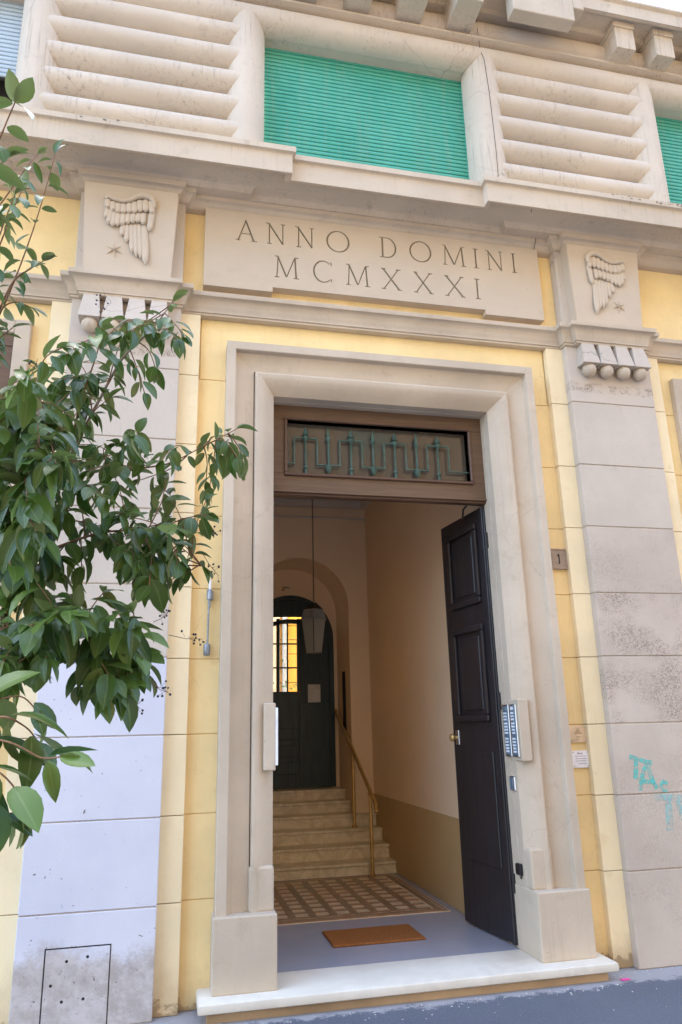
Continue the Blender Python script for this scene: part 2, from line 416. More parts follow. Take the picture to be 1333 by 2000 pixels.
# ------------------------------------------------------------------ string course, band and capitals (swept mouldings)
def broken_path(base, levels):
    """levels: list of (inner_x, outer_x, y) nested; returns plan path from -XE to XE"""
    half = [(0, base)]
    xs = sorted([(l[0], 'in', l[2]) for l in levels]+[(l[1], 'out', l[2]) for l in levels])
    cur = [base]; pts = []
    for x, t, y in xs:
        y0 = cur[-1]
        if t == 'in': cur.append(y)
        else: cur.pop()
        pts += [(x, y0), (x, cur[-1])]
    right = pts+[(XE, base)]
    left = [(-x, y) for x, y in right[::-1]]
    return left+right
LV = [(A_, B_, PILY-.004), (1.605, 2.215, -.175)]
ent = part('entablature', bld)
bm = bmesh.new()
bm_sweep(bm, broken_path(-.045, LV), [(-.04, 4.525), (.004, 4.525), (.012, 4.53), (.012, 4.545), (.022, 4.548), (.022, 4.562), (.03, 4.575), (.034, 4.60), (.044, 4.628), (.062, 4.648), (.078, 4.654), (.08, 4.66), (.08, 4.688), (-.04, 4.70)])
obj('string_course', bm, TRIM, ent, 35)
bm = bmesh.new()
bm_sweep(bm, broken_path(-.06, LV), [(-.05, 5.415), (.012, 5.415), (.03, 5.425), (.045, 5.45), (.06, 5.47), (.075, 5.475), (.075, 5.512), (-.05, 5.515)])
obj('upper_band', bm, TRIM, ent, 35)
bm = bmesh.new()
bm_sweep(bm, broken_path(0., [(1.19, 2.60, -.075)]), [(-.05, 5.508), (.15, 5.508), (.155, 5.53), (.17, 5.55), (.20, 5.562), (.37, 5.562), (.375, 5.53), (.40, 5.513), (.42, 5.513), (.42, 5.668), (.425, 5.676), (.445, 5.684), (.445, 5.728), (.30, 5.748), (-.05, 5.78)])
co = obj('cornice', bm, CORN, ent, 30)
# joints in the cornice: a dark crack at the right break
for name, pts in (('crack', [(1.178, -.423, 5.70), (1.182, -.425, 5.60), (1.176, -.423, 5.52)]), ('crack', [(1.357, -.137, 5.508), (1.352, -.139, 5.48), (1.345, -.12, 5.44), (1.348, -.105, 5.418)]),
                  ('crack', [(1.08, -.113, 5.8), (1.085, -.113, 6.4), (1.075, -.113, 7.0), (1.055, -.113, 7.38), (1.03, -.104, 7.48), (1.02, -.105, 7.75), (1.025, -.105, 7.9)])):
    bm = bmesh.new(); bm_tube(bm, pts, .0022, 5); obj(name, bm, DARKM, ent)

# crumbled crust on the cornice edges
rc = random.Random(3)
def lumps(name, m, pts, parent, kind=True):
    bm = bmesh.new()
    for p, rr in pts:
        res = bmesh.ops.create_icosphere(bm, subdivisions=1, radius=rr, matrix=Matrix.Translation(p) @ Matrix.Diagonal((rc.uniform(.8, 1.7), rc.uniform(.6, 1.2), rc.uniform(.4, .9), 1)))
        for v in res['verts']: v.co += Vector((rc.uniform(-1, 1), rc.uniform(-1, 1), rc.uniform(-1, 1)))*rr*.3
    o = obj(name, bm, m, parent)
    if kind: o['kind'] = 'stuff'
    return o
CRUST = plaster('weathered_mortar_crust', (.34, .29, .235), .25, (.10, .085, .07), .8, .0, .9)
pts = []
for x0, x1, n, yb in ((1.55, 2.66, 260, -.505), (-2.35, -1.75, 60, -.505), (.75, 1.15, 40, -.43)):
    for i in range(n):
        x = x0+(x1-x0)*(rc.random()**.7); pts.append(((x, yb+rc.uniform(-.012, .03), 5.715+rc.uniform(-.018, .02)), rc.uniform(.004, .014)))
lumps('crumbled_crust', CRUST, pts, ent)

# ------------------------------------------------------------------ capitals: tapered wedges with balls
def wedge_mesh():
    bm = bmesh.new()
    # front face flares toward the bottom
    t, b = .052, .074
    V = [(-t, 0, 0), (t, 0, 0), (-t, -.075, 0), (t, -.075, 0), (-b, 0, -.19), (b, 0, -.19), (-b, -.115, -.19), (b, -.115, -.19)]
    v = [bm.verts.new(p) for p in V]
    for f in ((0, 1, 3, 2), (4, 6, 7, 5), (2, 3, 7, 6), (0, 2, 6, 4), (1, 5, 7, 3), (0, 4, 5, 1)): bm.faces.new([v[i] for i in f])
    bmesh.ops.bevel(bm, geom=list(bm.edges), offset=.003, segments=1, affect='EDGES')
    return mesh_of(bm, 'wedge')
def ball_mesh():
    bm = bmesh.new(); bmesh.ops.create_uvsphere(bm, u_segments=20, v_segments=12, radius=.056); return mesh_of(bm, 'ball', 180)
WM, BMESH = wedge_mesh(), ball_mesh(); WM.materials.append(GREY); BMESH.materials.append(TRIM)
for sx in (-1, 1):
    cap = part('capital', bld)
    for i in range(4):
        x = sx*1.91+(i-1.5)*.153
        link('wedge', WM, None, cap, Matrix.Translation((x, PILY, 4.526)))
        link('ball', BMESH, None, cap, Matrix.Translation((x, PILY-.052, 4.30)))

# ------------------------------------------------------------------ relief panels with wing and star
def feather_mesh():
    bm = bmesh.new(); n, mseg = 9, 8; rings = []
    for i in range(n):
        t = i/(n-1)
        wv = .5*min(1, (t/.12)**.5 if t < .12 else 1)*(1 if t < .72 else math.sqrt(max(0., 1-((t-.72)/.28)**2))) if 0 < t < 1 else .03
        row = []
        for j in range(mseg+1):
            a = math.pi*j/mseg
            row.append(bm.verts.new((-wv*math.cos(a), -math.sin(a)*(.55+.45*t)*(1 if 0 < t < 1 else .3), -t)))
        rings.append(row)
    for a, b in zip(rings, rings[1:]):
        for j in range(mseg): bm.faces.new((a[j], a[j+1], b[j+1], b[j]))
    bm.faces.new(rings[0]); bm.faces.new(rings[-1][::-1])
    return mesh_of(bm, 'feather', 50)
FM = feather_mesh(); FM.materials.append(PANELM)
# (root, tip, width) in panel drawing units
FEA = []
for rx, ry, tx, ty in ((562, 612, 562, 668), (588, 625, 590, 682), (616, 633, 616, 692), (645, 637, 643, 695), (675, 634, 673, 694), (702, 626, 701, 694), (730, 618, 730, 690), (758, 616, 761, 690), (786, 622, 795, 698)): FEA.append((rx, ry, tx, ty, 31, .020))
for rx, ry, tx, ty in ((562, 655, 556, 716), (578, 660, 568, 746), (598, 668, 588, 760), (620, 676, 611, 758), (644, 680, 636, 754), (670, 682, 663, 746), (696, 682, 690, 742), (722, 682, 718, 740), (748, 680, 746, 750)): FEA.append((rx, ry, tx, ty, 29, .014))
for rx, ry, tx, ty, wd in ((642, 735, 634, 805, 26), (662, 735, 660, 838, 26), (682, 735, 690, 892, 26), (702, 735, 711, 914, 27), (724, 735, 732, 922, 27), (752, 735, 757, 952, 36)): FEA.append((rx, ry, tx, ty, wd, .010))
FEA.append((797, 668, 778, 786, 30, .016))
def wing_xz(u, v): return (1.33079e-3*u+8.095e-5*v-2.87345+1.91, 1.99584e-4*u-1.60298e-3*v+6.16549)
def star_mesh():
    bm = bmesh.new(); c = bm.verts.new((0, -.02, 0)); ring = []
    for i in range(12):
        a = math.pi*i/6+math.pi/2; r = .062 if i % 2 == 0 else .013
        ring.append(bm.verts.new((r*math.cos(a), -.002 if i % 2 == 0 else -.001, r*math.sin(a))))
    back = [bm.verts.new((v.co.x, .01, v.co.z)) for v in ring]
    for i in range(12):
        bm.faces.new((c, ring[i], ring[(i+1) % 12])); bm.faces.new((ring[i], back[i], back[(i+1) % 12], ring[(i+1) % 12]))
    return mesh_of(bm, 'star')
STM = star_mesh(); STM.materials.append(PANELM)
for sx in (-1, 1):
    rp = part('relief_panel', bld); cx = sx*1.91
    def py(z): return -.195-(z-4.69)/.74*.035
    bm = bmesh.new()
    v = [bm.verts.new(p) for p in ((cx-.302, -.10, 4.685), (cx+.302, -.10, 4.685), (cx+.302, py(4.685), 4.685), (cx-.302, py(4.685), 4.685), (cx-.334, -.10, 5.425), (cx+.334, -.10, 5.425), (cx+.334, py(5.425), 5.425), (cx-.334, py(5.425), 5.425))]
    for f in ((0, 1, 2, 3), (7, 6, 5, 4), (3, 2, 6, 7), (1, 5, 6, 2), (0, 3, 7, 4), (0, 4, 5, 1)): bm.faces.new([v[i] for i in f])
    bmesh.ops.bevel(bm, geom=list(bm.edges), offset=.005, segments=2, affect='EDGES')
    obj('slab', bm, PANELM, rp)
    for rx, ry, tx, ty, wd, lift in FEA:
        (xa, za), (xb, zb) = wing_xz(rx, ry), wing_xz(tx, ty)
        if sx > 0: xa, xb = -xa, -xb
        d = Vector((xb-xa, 0, zb-za)); L = d.length; ang = math.atan2(d.x, -d.z)
        zc = (za+zb)/2
        M = Matrix.Translation((cx+xa, py(za)-(lift-.010)*.9+.002, za)) @ Matrix.Rotation(-ang, 4, 'Y') @ Matrix.Rotation(math.radians(-3.0 if L < .15 else -1.2), 4, 'X') @ Matrix.Diagonal((wd*1.33e-3*1.10, .0195, L, 1))
        link('feather', FM, None, rp, M)
    # shoulder ridge along the top of the wing
    top = [wing_xz(*p) for p in ((552, 618), (566, 606), (600, 620), (640, 632), (680, 626), (715, 608), (750, 602), (785, 612), (806, 636), (803, 668))]
    bm = bmesh.new(); bm_tube(bm, [(cx+(x if sx < 0 else -x), py(z)-.018, z) for x, z in top], [.014, .018, .017, .016, .017, .021, .025, .025, .02, .013], 8); obj('wing_ridge', bm, PANELM, rp, 60)
    sxp, szp = wing_xz(597, 868)
    link('star', STM, None, rp, Matrix.Translation((cx+(sxp if sx < 0 else -sxp), py(szp), szp)) @ Matrix.Rotation(sx*.12, 4, 'Y'))

# ------------------------------------------------------------------ inscription panel with carved capitals
insc = part('inscription_panel', bld)
insc['label'] = 'pale stucco panel carved ANNO DOMINI MCMXXXI'
IPY = -.10
bm = bmesh.new()
outl = [(-1.376, 4.757), (-.862, 4.757), (-.862, 4.797), (.862, 4.797), (.862, 4.757), (1.376, 4.757), (1.376, 5.43), (-1.376, 5.43)]
f = [bm.verts.new((x, IPY, z)) for x, z in outl]; g = [bm.verts.new((x, 0., z)) for x, z in outl]
bm.faces.new(f); bm.faces.new(g[::-1])
for i in range(8): bm.faces.new((f[i], g[i], g[(i+1) % 8], f[(i+1) % 8]))
panel_me = mesh_of(bm, 'slab')
TH, TN, SF = .105, .060, .05
def serif(x, z, wdt=.2): return [((x-wdt/2, z), (x+wdt/2, z), SF)]
def glyph(ch, wd):
    """strokes in units of the cap height; wd = width in the same units"""
    s = []
    if ch == 'I': s = [((wd/2, .02), (wd/2, .98), TH)]+serif(wd/2, .02, .24)+serif(wd/2, .98, .24)
    elif ch == 'A': s = [((.10, .02), (wd/2-.01, .99), TN), ((wd/2-.03, .99), (wd-.10, .02), TH), ((.22, .34), (wd-.22, .34), TN)]+serif(.09, .02)+serif(wd-.10, .02, .24)
    elif ch == 'N': s = [((.11, .02), (.11, .97), TN), ((.09, .98), (wd-.10, .03), TH), ((wd-.11, .02), (wd-.11, .98), TN)]+serif(.11, .02)+serif(.04, .98, .16)+serif(wd-.11, .98)
    elif ch == 'M': s = [((.10, .02), (.15, .97), TN), ((.14, .98), (wd/2, .05), TH), ((wd/2, .05), (wd-.16, .98), TN), ((wd-.15, .98), (wd-.10, .02), TH)]+serif(.10, .02)+serif(wd-.10, .02, .24)+serif(.08, .98, .14)+serif(wd-.08, .98, .14)
    elif ch == 'X': s = [((.10, .98), (wd-.09, .02), TH), ((wd-.12, .98), (.11, .02), TN)]+serif(.10, .98)+serif(wd-.11, .98)+serif(.10, .02)+serif(wd-.09, .02)
    elif ch == 'D':
        s = [((.13, .02), (.13, .98), TH)]+serif(.06, .02, .16)+serif(.06, .98, .16)
        arc = [(.10, .98), (.30, .98)]+[(.32+(wd-.36)*math.sin(a), .5+.48*math.cos(a)) for a in [math.pi*i/10 for i in range(1, 10)]]+[(.30, .02), (.10, .02)]
        s.append(('poly', arc, [TN]*2+[TN+.045*math.sin(math.pi*i/10) for i in range(1, 10)]+[TN]*2, False))
    elif ch == 'O':
        n = 22; s = [('poly', [(wd/2+(wd/2-.04)*math.cos(2*math.pi*i/n), .5+.5*math.sin(2*math.pi*i/n)) for i in range(n)], [TN+.045*abs(math.cos(2*math.pi*i/n)) for i in range(n)], True)]
    elif ch == 'C':
        aa = [math.radians(48+i*(264/16)) for i in range(17)]
        s = [('poly', [(wd/2+.03+(wd/2-.03)*math.cos(a), .5+.5*math.sin(a)) for a in aa], [TN+.045*max(0, -math.cos(a)) for a in aa], False), ((wd-.08, .98), (wd-.06, .80), SF), ((wd-.08, .02), (wd-.06, .18), SF)]
    return s
def vgroove(bm, pts, ws, closed, fy, top, dep):
    """V-section trough solid along 2-D points; fy maps (x,z)->(x,z) metres"""
    n = len(pts); P = [Vector(fy(p)) for p in pts]; rows = []
    for i in range(n):
        a = P[i-1] if (closed or i > 0) else P[i]; b = P[(i+1) % n] if (closed or i < n-1) else P[i]
        t = (b-a).normalized(); nn = Vector((-t.y, t.x)); hw = ws[i]/2
        p = P[i]
        rows.append((bm.verts.new((p.x+nn.x*hw, top, p.y+nn.y*hw)), bm.verts.new((p.x-nn.x*hw, top, p.y-nn.y*hw)), bm.verts.new((p.x, top+dep, p.y))))
    for i in range(n if closed else n-1):
        a, b = rows[i], rows[(i+1) % n]
        for j, k in ((0, 1), (1, 2), (2, 0)): bm.faces.new((a[j], b[j], b[k], a[k]))
    if not closed: bm.faces.new(rows[0][::-1]); bm.faces.new(rows[-1])
ROW1 = [('A', -1.144, -.987), ('N', -.908, -.762), ('N', -.68, -.534), ('O', -.44, -.25), ('D', -.005, .136), ('O', .243, .432), ('M', .524, .722), ('I', .793, .837), ('N', .909, 1.058), ('I', 1.13, 1.175)]
ROW2 = [('M', -.848, -.661), ('C', -.553, -.392), ('M', -.288, -.098), ('X', -.003, .161), ('X', .263, .426), ('X', .525, .696), ('I', .786, .829)]
CH = .188
cut = bmesh.new(); letter_jobs = []
for row, zb in ((ROW1, 5.175), (ROW2, 4.888)):
    for ch, x0, x1 in row:
        wd = (x1-x0)/CH
        fy = lambda p, x0=x0, zb=zb: (x0+p[0]*CH, zb+p[1]*CH)
        lb = bmesh.new(); q = 0
        for s in glyph(ch, wd):
            if s[0] == 'poly': pts, ws, closed = s[1], s[2], s[3]
            else: pts, ws, closed = [s[0], s[1]], [s[2], s[2]], False
            wsm = [v*CH for v in ws]; off = .0001*q; q += 1
            tp = IPY-.004
            vgroove(cut, pts, [v*1.35 for v in wsm], closed, fy, tp-off*.3, .0165)
            vgroove(lb, pts, [v*.80 for v in wsm], closed, fy, IPY+.0050+off, .0075)
        letter_jobs.append(lb)
slab_me = boolean_cut(panel_me, mesh_of(cut, 'cut'), 'slab')
slab_me.materials.clear(); slab_me.materials.append(PANELM); link('slab', slab_me, None, insc)
for lb in letter_jobs: obj('letter', lb, FILL, insc)

# ------------------------------------------------------------------ door casing (moulded frame), plinths, threshold
case = part('door_casing', bld)
CW, CZT = 1.193, 4.294
prof = [(0., .0), (0., -.140), (.004, -.146), (.060, -.146), (.065, -.140), (.068, -.098)]
prof += [(.068+.132*t, -.098+.030*math.sin(t*math.pi/2)) for t in (.15, .3, .5, .75, 1.)]
prof += [(.202, -.034), (.208, -.034), (.208, -.088)]
prof += [(.208+.145*(1-math.cos(t*math.pi/2)), -.088-.034*math.sin(t*math.pi)+.075*t*t) for t in (.15, .3, .45, .6, .75, .88, 1.)]
prof += [(.353, .062), (.348, .066), (.348, .072), (.353, .076), (.353, .30)]
ZS = .551
def casing_ring(bm, path):
    rings = []
    for (x, z), (mx, mz) in path: rings.append([bm.verts.new((x+mx*d, y, z+mz*d)) for d, y in prof])
    for a, b in zip(rings, rings[1:]):
        for j in range(len(prof)-1): bm.faces.new((a[j], b[j], b[j+1], a[j+1]))
bm = bmesh.new(); casing_ring(bm, [((-CW, ZS), (1, 0)), ((-CW, CZT), (1, -1))]); obj('jamb', bm, TRIM, case, 32)
bm = bmesh.new(); casing_ring(bm, [((CW, CZT), (-1, -1)), ((CW, ZS), (-1, 0))]); obj('jamb', bm, TRIM, case, 32)
bm = bmesh.new(); casing_ring(bm, [((-CW, CZT), (1, -1)), ((CW, CZT), (-1, -1))]); obj('lintel', bm, TRIM, case, 32)
for sx in (-1, 1):
    def bx(n, a, b, y0, y1, z0, z1, m=TRIM, bv=.008):
        x0, x1 = (a, b) if sx > 0 else (-b, -a); return box(n, m, case, x0, x1, y0, y1, z0, z1, bv)
    bx('jamb_stop', .8425, .996, -.100, .298, .549, .80, TRIM, .014)
    bx('plinth', .832, 1.207, -.172, .298, .152, .553, TRIM, .009)
    bx('intercom_block', .8365, .912, -.121, .06, 1.345, 1.755, TRIM, .006)
bm = bmesh.new()
bm_sweep(bm, [(-1.255, .2), (-1.255, -.25), (1.255, -.25), (1.255, .2)], [(-.3, .098), (.018, .098), (.028, .104), (.032, .124), (.028, .146), (.018, .154), (-.402, .154)], False)
th = obj('threshold', bm, MARB, case, 40); th['label'] = 'white marble doorstep with rounded nosing'
box('riser', STEPM, case, -1.235, 1.235, -.232, .10, GZ-.05, .0975, .004)

# ------------------------------------------------------------------ transom with grille
tr = part('transom', bld)
for n, x0, x1, z0, z1 in (('rail', -.845, .845, 3.822, 3.985), ('rail', -.845, .845, 3.268, 3.398), ('stile', -.845, -.72, 3.398, 3.822), ('stile', .72, .845, 3.398, 3.822)):
    box(n, BROWNW, tr, x0, x1, .13, .20, z0, z1, .002)
for n, x0, x1, z0, z1 in (('moulding', -.742, .742, 3.822, 3.842), ('moulding', -.742, .742, 3.380, 3.402), ('moulding', -.742, -.720, 3.402, 3.822), ('moulding', .720, .742, 3.402, 3.822)):
    box(n, FRAMEW, tr, x0, x1, .108, .21, z0, z1, .005)
box('lower_lip', FRAMEW, tr, -.845, .845, .142, .21, 3.235, 3.266, .004)
box('drip_bead', BROWNW, tr, -.845, .845, .118, .15, 3.252, 3.268, .003)
bm = bmesh.new(); bm_box(bm, -.72, .72, .190, .196, 3.40, 3.822); obj('pane', bm, TRANSOMG, tr)
lo, hi = 3.487, 3.693
mx = []
x = -.715; mx.append((x, lo))
SPX = [-.575+.175*i for i in range(7)]
for i in (0, 2, 4, 6): mx += [(SPX[i]-.0875, lo), (SPX[i]-.0875, hi), (SPX[i]+.0875, hi), (SPX[i]+.0875, lo)]
mx.append((.715, lo))
bm = bmesh.new()
for (xa, za), (xb, zb) in zip(mx, mx[1:]):
    e = .0058
    if za == zb: bm_box(bm, min(xa, xb)-e, max(xa, xb)+e, .150, .163, za-e, za+e, .002)
    else: bm_box(bm, xa-e+.0005, xa+e-.0005, .151, .162, min(za, zb)+e-.001, max(za, zb)-e+.001, .0)
obj('meander_bar', bm, VERD, tr)
for i, x in enumerate(SPX):
    bm = bmesh.new()
    if i % 2 == 0: bm_lathe(bm, [(.011, 0), (.011, .045), (.019, .05), (.019, .062), (.008, .068), (.008, .27), (.026, .285), (.026, .298), (.009, .302), (.024, .315), (.018, .335), (.004, .375)], (x, .157, 3.405), 10)
    else: bm_lathe(bm, [(.004, .02), (.022, .045), (.027, .075), (.014, .085), (.008, .09), (.008, .27), (.021, .285), (.021, .298), (.010, .305), (.013, .33), (.006, .36), (.003, .385)], (x, .157, 3.405), 10)
    obj('spear', bm, VERD, tr, 50)

# ------------------------------------------------------------------ open door leaf
door = part('door', bld); door['label'] = 'tall black panelled door leaf swung open into the hall'
hx, hy = .826, .168; ex, ey = .745, .900
du = Vector((ex-hx, ey-hy, 0)); LW = du.length; du.normalize(); dn = Vector((-du.y, du.x, 0))     # dn faces the passage
MD = Matrix(((du.x, dn.x, 0, hx), (du.y, dn.y, 0, hy), (0, 0, 1, 0), (0, 0, 0, 1)))
def dbox(n, m, u0, u1, t0, t1, z0, z1, bv=.003):
    bm = bmesh.new(); bm_box(bm, u0, u1, t0, t1, z0, z1, bv); bmesh.ops.transform(bm, matrix=MD, verts=bm.verts); return obj(n, bm, m, door)
Z0, Z1 = .170, 3.228
dbox('leaf', DOORW, .004, LW, -.052, 0., Z0, Z1, .004)
PANS = [(2.49, 3.12), (1.61, 2.33), (.62, 1.40)]
for k, (za, zb) in enumerate(PANS):
    u0, u1 = .12, LW-.12
    if k < 2:
        for a, b, c, d in ((u0, u1, zb-.05, zb), (u0, u1, za, za+.05), (u0, u0+.05, za+.05, zb-.05), (u1-.05, u1, za+.05, zb-.05)): dbox('panel_moulding', DOORW, a, b, -.001, .030, c, d, .012)
        dbox('panel', DOORW, u0+.085, u1-.085, -.001, .012, za+.085, zb-.085, .005)
    else:
        dbox('panel', DOORW, u0, u1, -.001, .010, za, zb, .006)
dbox('meeting_strip', DOORW, .012, .05, -.001, .014, Z0, Z1-.01, .004)
dbox('lock_plate', STEEL, LW-.105, LW-.045, -.001, .008, 1.44, 1.55, .003)
bm = bmesh.new(); bm_lathe(bm, [(.014, 0), (.012, .02), (.018, .026), (.028, .035), (.030, .048), (.024, .06), (.008, .064)], (0, 0, 0), 16)
bmesh.ops.transform(bm, matrix=MD @ Matrix.Translation((LW-.075, .006, 1.495)) @ Matrix.Rotation(-math.pi/2, 4, 'X'), verts=bm.verts); obj('knob', bm, BRASS, door, 60)
bm = bmesh.new(); bm_lathe(bm, [(.010, 0), (.010, .02), (.02, .03), (.02, .045), (.006, .05)], (0, 0, 0), 12)
bmesh.ops.transform(bm, matrix=MD @ Matrix.Translation((LW+.002, -.02, 1.495)) @ Matrix.Rotation(math.pi/2, 4, 'Y'), verts=bm.verts); obj('latch', bm, BRASS, door, 60)
bm = bmesh.new(); bm_tube(bm, [MD @ Vector((.30, .02, 3.20)), MD @ Vector((.10, .12, 3.215)), Vector((.70, .20, 3.228))], .008, 6); obj('door_closer_arm', bm, DARKM, door)
for z in (.55, 1.75, 2.95):
    bm = bmesh.new(); bm_tube(bm, [(.832, .158, z-.06), (.832, .158, z+.06)], .009, 8); obj('hinge', bm, DARKM, door)

# ------------------------------------------------------------------ storey above: rolls, columns, shutters
def half_roll(name, parent, axis, c0, c1, cen, half, ycen, depth, m, n=14):
    bm = bmesh.new(); ra, rb = [], []
    for i in range(n+1):
        a = math.pi*i/n; o_ = half*math.cos(a); y = ycen-depth*math.sin(a)
        if axis == 'x': pa, pb = (c0, y, cen-o_), (c1, y, cen-o_)
        else: pa, pb = (cen+o_, y, c0), (cen+o_, y, c1)
        ra.append(bm.verts.new(pa)); rb.append(bm.verts.new(pb))
    for i in range(n): bm.faces.new((ra[i], ra[i+1], rb[i+1], rb[i]))
    bm.faces.new(ra); bm.faces.new(rb[::-1]); bm.faces.new((ra[0], rb[0], rb[-1], ra[-1]))
    return obj(name, bm, m, parent, 50)
RB = [7.38, 7.13, 6.877, 6.622, 6.366, 6.108, 5.85]
COLX = [1.08, 2.70]
for sx in (-1, 1):
    rpn = part('rusticated_panel', bld)
    rpn['label'] = 'stack of bulging horizontal stucco rolls '+('left' if sx < 0 else 'right')+' of the green shuttered window'
    a, b = sorted((sx*COLX[0], sx*COLX[1]))
    for k in range(6):
        half_roll('roll', rpn, 'x', a, b, (RB[k]+RB[k+1])/2, (RB[k]-RB[k+1])/2+.0005, .10, .198, ROLLM, 18)
    for c in COLX: half_roll('column_roll', rpn, 'z', 5.70, 7.50, sx*c, .168, .10, .212, ROLLM)
    box('backing', ROLLM, rpn, a, b, .09, .30, 5.72, 7.55, 0)
top = part('upper_cornice', bld)
half_roll('lintel_roll', top, 'x', -XE, XE, 7.475, .128, .04, .150, ROLLM)
box('lintel', ROLLM, top, -XE, XE, .03, .40, 7.352, 7.60, 0)
bm = bmesh.new()
bm_sweep(bm, [(-XE, -.0), (XE, -.0)], [(-.05, 7.585), (.075, 7.585), (.10, 7.592), (.125, 7.60), (.125, 7.622), (.09, 7.63), (.06, 7.632), (-.05, 7.634)]); obj('fillet', bm, CORN, top, 30)
half_roll('frieze_roll', top, 'x', -XE, XE, 7.77, .14, .04, .150, ROLLM)
box('frieze_backing', ROLLM, top, -XE, XE, .03, .40, 7.60, 8.1, 0)
bm = bmesh.new(); bm_sweep(bm, [(-XE, 0.), (1.9, 0.), (XE, 0.)], [(-.05, 7.895), (.14, 7.895), (.16, 7.93), (.33, 7.935), (.34, 7.90), (.375, 7.90), (.375, 8.03), (.40, 8.05), (.40, 8.075), (-.05, 8.12)]); obj('corona', bm, CORN, top, 30)
def modillion(x, wdt, yf, zb):
    bm = bmesh.new(); bm_box(bm, x-wdt/2, x+wdt/2, yf, -.06, zb, 7.86, .004); obj('modillion', bm, CORN, top)
    bm = bmesh.new(); bm_box(bm, x-wdt/2-.012, x+wdt/2+.012, yf-.012, -.06, 7.862, 7.93, .006); obj('modillion_cap', bm, CORN, top)
for x in (2.43, 2.85, 3.3, -2.43, -2.85): modillion(x, .20, -.285, 7.62)
for x in (.83, .35, -.13, -.6): modillion(x, .23, -.42, 7.66)
bm = bmesh.new(); bm_box(bm, 1.22, 1.82, -.43, -.30, 7.64, 8.3, .006); obj('balcony_pedestal', bm, CORN, top)
bm = bmesh.new(); bm_box(bm, 1.82, 1.93, -.425, -.30, 7.80, 8.3, .006); obj('balcony_pedestal', bm, CORN, top)
# shutters
def slat_mesh(w_):
    bm = bmesh.new(); pr = [(0., 0.), (-.009, .003), (-.013, .012), (-.013, .025), (-.008, .033), (0., .0365)]
    a = [bm.verts.new((-w_/2, y, z)) for y, z in pr]; b = [bm.verts.new((w_/2, y, z)) for y, z in pr]
    for i in range(len(pr)-1): bm.faces.new((a[i], b[i], b[i+1], a[i+1]))
    bm.faces.new(a); bm.faces.new(b[::-1]); bm.faces.new((a[0], a[-1], b[-1], b[0]))
    return mesh_of(bm, 'slat', 40)
def shutter(xc, zbot, m, lab, gap=False):
    wn = part('window', bld); wn['label'] = lab
    me = slat_mesh(1.86); me.materials.append(m); z = zbot; p = .0415
    while z < 7.36:
        link('slat', me, None, wn, Matrix.Translation((xc, .152, z))); z += p
    box('shutter_backing', DARKM, wn, xc-.94, xc+.94, .156, .17, zbot-.02, 7.40, 0)
    for s in (-1, 1): box('guide_rail', m if not gap else GALV, wn, xc+s*.935-.012, xc+s*.935+.012, .135, .158, 5.75, 7.35, .002)
    bm = bmesh.new(); bm_box(bm, xc-1.0, xc+1.0, .30, .34, 5.7, 7.5); obj('room_dark_sheet', bm, DARKM, wn)  # flat dark sheet paints the unlit room behind the shutter
    box('window_sill', CORN, wn, xc-.95, xc+.95, -.05, .30, 5.70, 5.79, .004)
shutter(0., 5.80, GREENS, 'green roller shutter closed over the middle window')
shutter(3.78, 5.80, GREENS, 'green roller shutter at the right edge')
shutter(-3.78, 6.60, BLUES, 'pale blue roller shutter raised a little, upper left corner', True)
for x in (-3.78, 3.78):
    box('end_wall', ROLLM, top, *( (4.72, XE) if x > 0 else (-XE, -4.72)), -.02, .3, 5.72, 7.4, 0)

# ------------------------------------------------------------------ ground-floor windows at both edges
for sx in (-1, 1):
    wn = part('window', bld); wn['label'] = ('left' if sx < 0 else 'right')+' ground-floor window casing at the edge of the photograph'
    def wb(n, a, b, y0, y1, z0, z1, m=TRIM, bv=.006):
        x0, x1 = (a, b) if sx > 0 else (-b, -a); box(n, m, wn, x0, x1, y0, y1, z0, z1, bv)
    wb('casing_jamb', 2.535, 2.64, -.055, .10, 1.0, 4.36); wb('casing_jamb', 3.86, 3.965, -.055, .10, 1.0, 4.36)
    wb('casing_head', 2.64, 3.86, -.054, .10, 4.255, 4.359)
    wb('window_sill', 2.50, 4.0, -.09, .10, .92, 1.0); wb('window_frame', 2.641, 3.859, -.034, .02, 4.16, 4.2545, BROWNW, .004); wb('window_frame', 2.641, 2.74, -.032, .02, 1.001, 4.159, BROWNW, .004)
    wb('pane', 2.70, 3.859, -.014, -.006, 1.002, 4.2, BLACK, 0)

# ------------------------------------------------------------------ entrance hall
FZ = .154
bm = bmesh.new(); bm_box(bm, -.86, .86, .1525, 4.6, FZ-.1, FZ); fl = obj('hall_floor', bm, FLOORM); tag(fl, 'polished grey hall floor behind the doorstep', None, None, 'structure')
HX = .845
bm = bmesh.new(); bm_box(bm, HX, HX+.25, .30, 4.5, FZ-.1, 4.6); hw = obj('hall_wall_right', bm, INNER); tag(hw, 'cream plaster right wall of the entrance hall', None, None, 'structure')
box('dado', DADO, hw, HX-.006, HX+.02, .305, 3.80, FZ, .855, .003)
bm = bmesh.new(); bm_box(bm, -HX-.25, -HX, .30, 4.5, FZ-.1, 4.6); hl = obj('hall_wall_left', bm, INNER); tag(hl, 'cream plaster left wall of the entrance hall', None, None, 'structure')
box('dado', DADO, hl, -HX-.02, -HX+.006, .305, 3.80, FZ, .855, .003)
bm = bmesh.new(); bm_box(bm, -HX-.25, HX+.25, .30, 4.6, 4.33, 4.6); ce = obj('hall_ceiling', bm, CEIL); tag(ce, 'plain plaster ceiling of the entrance hall', None, None, 'structure')
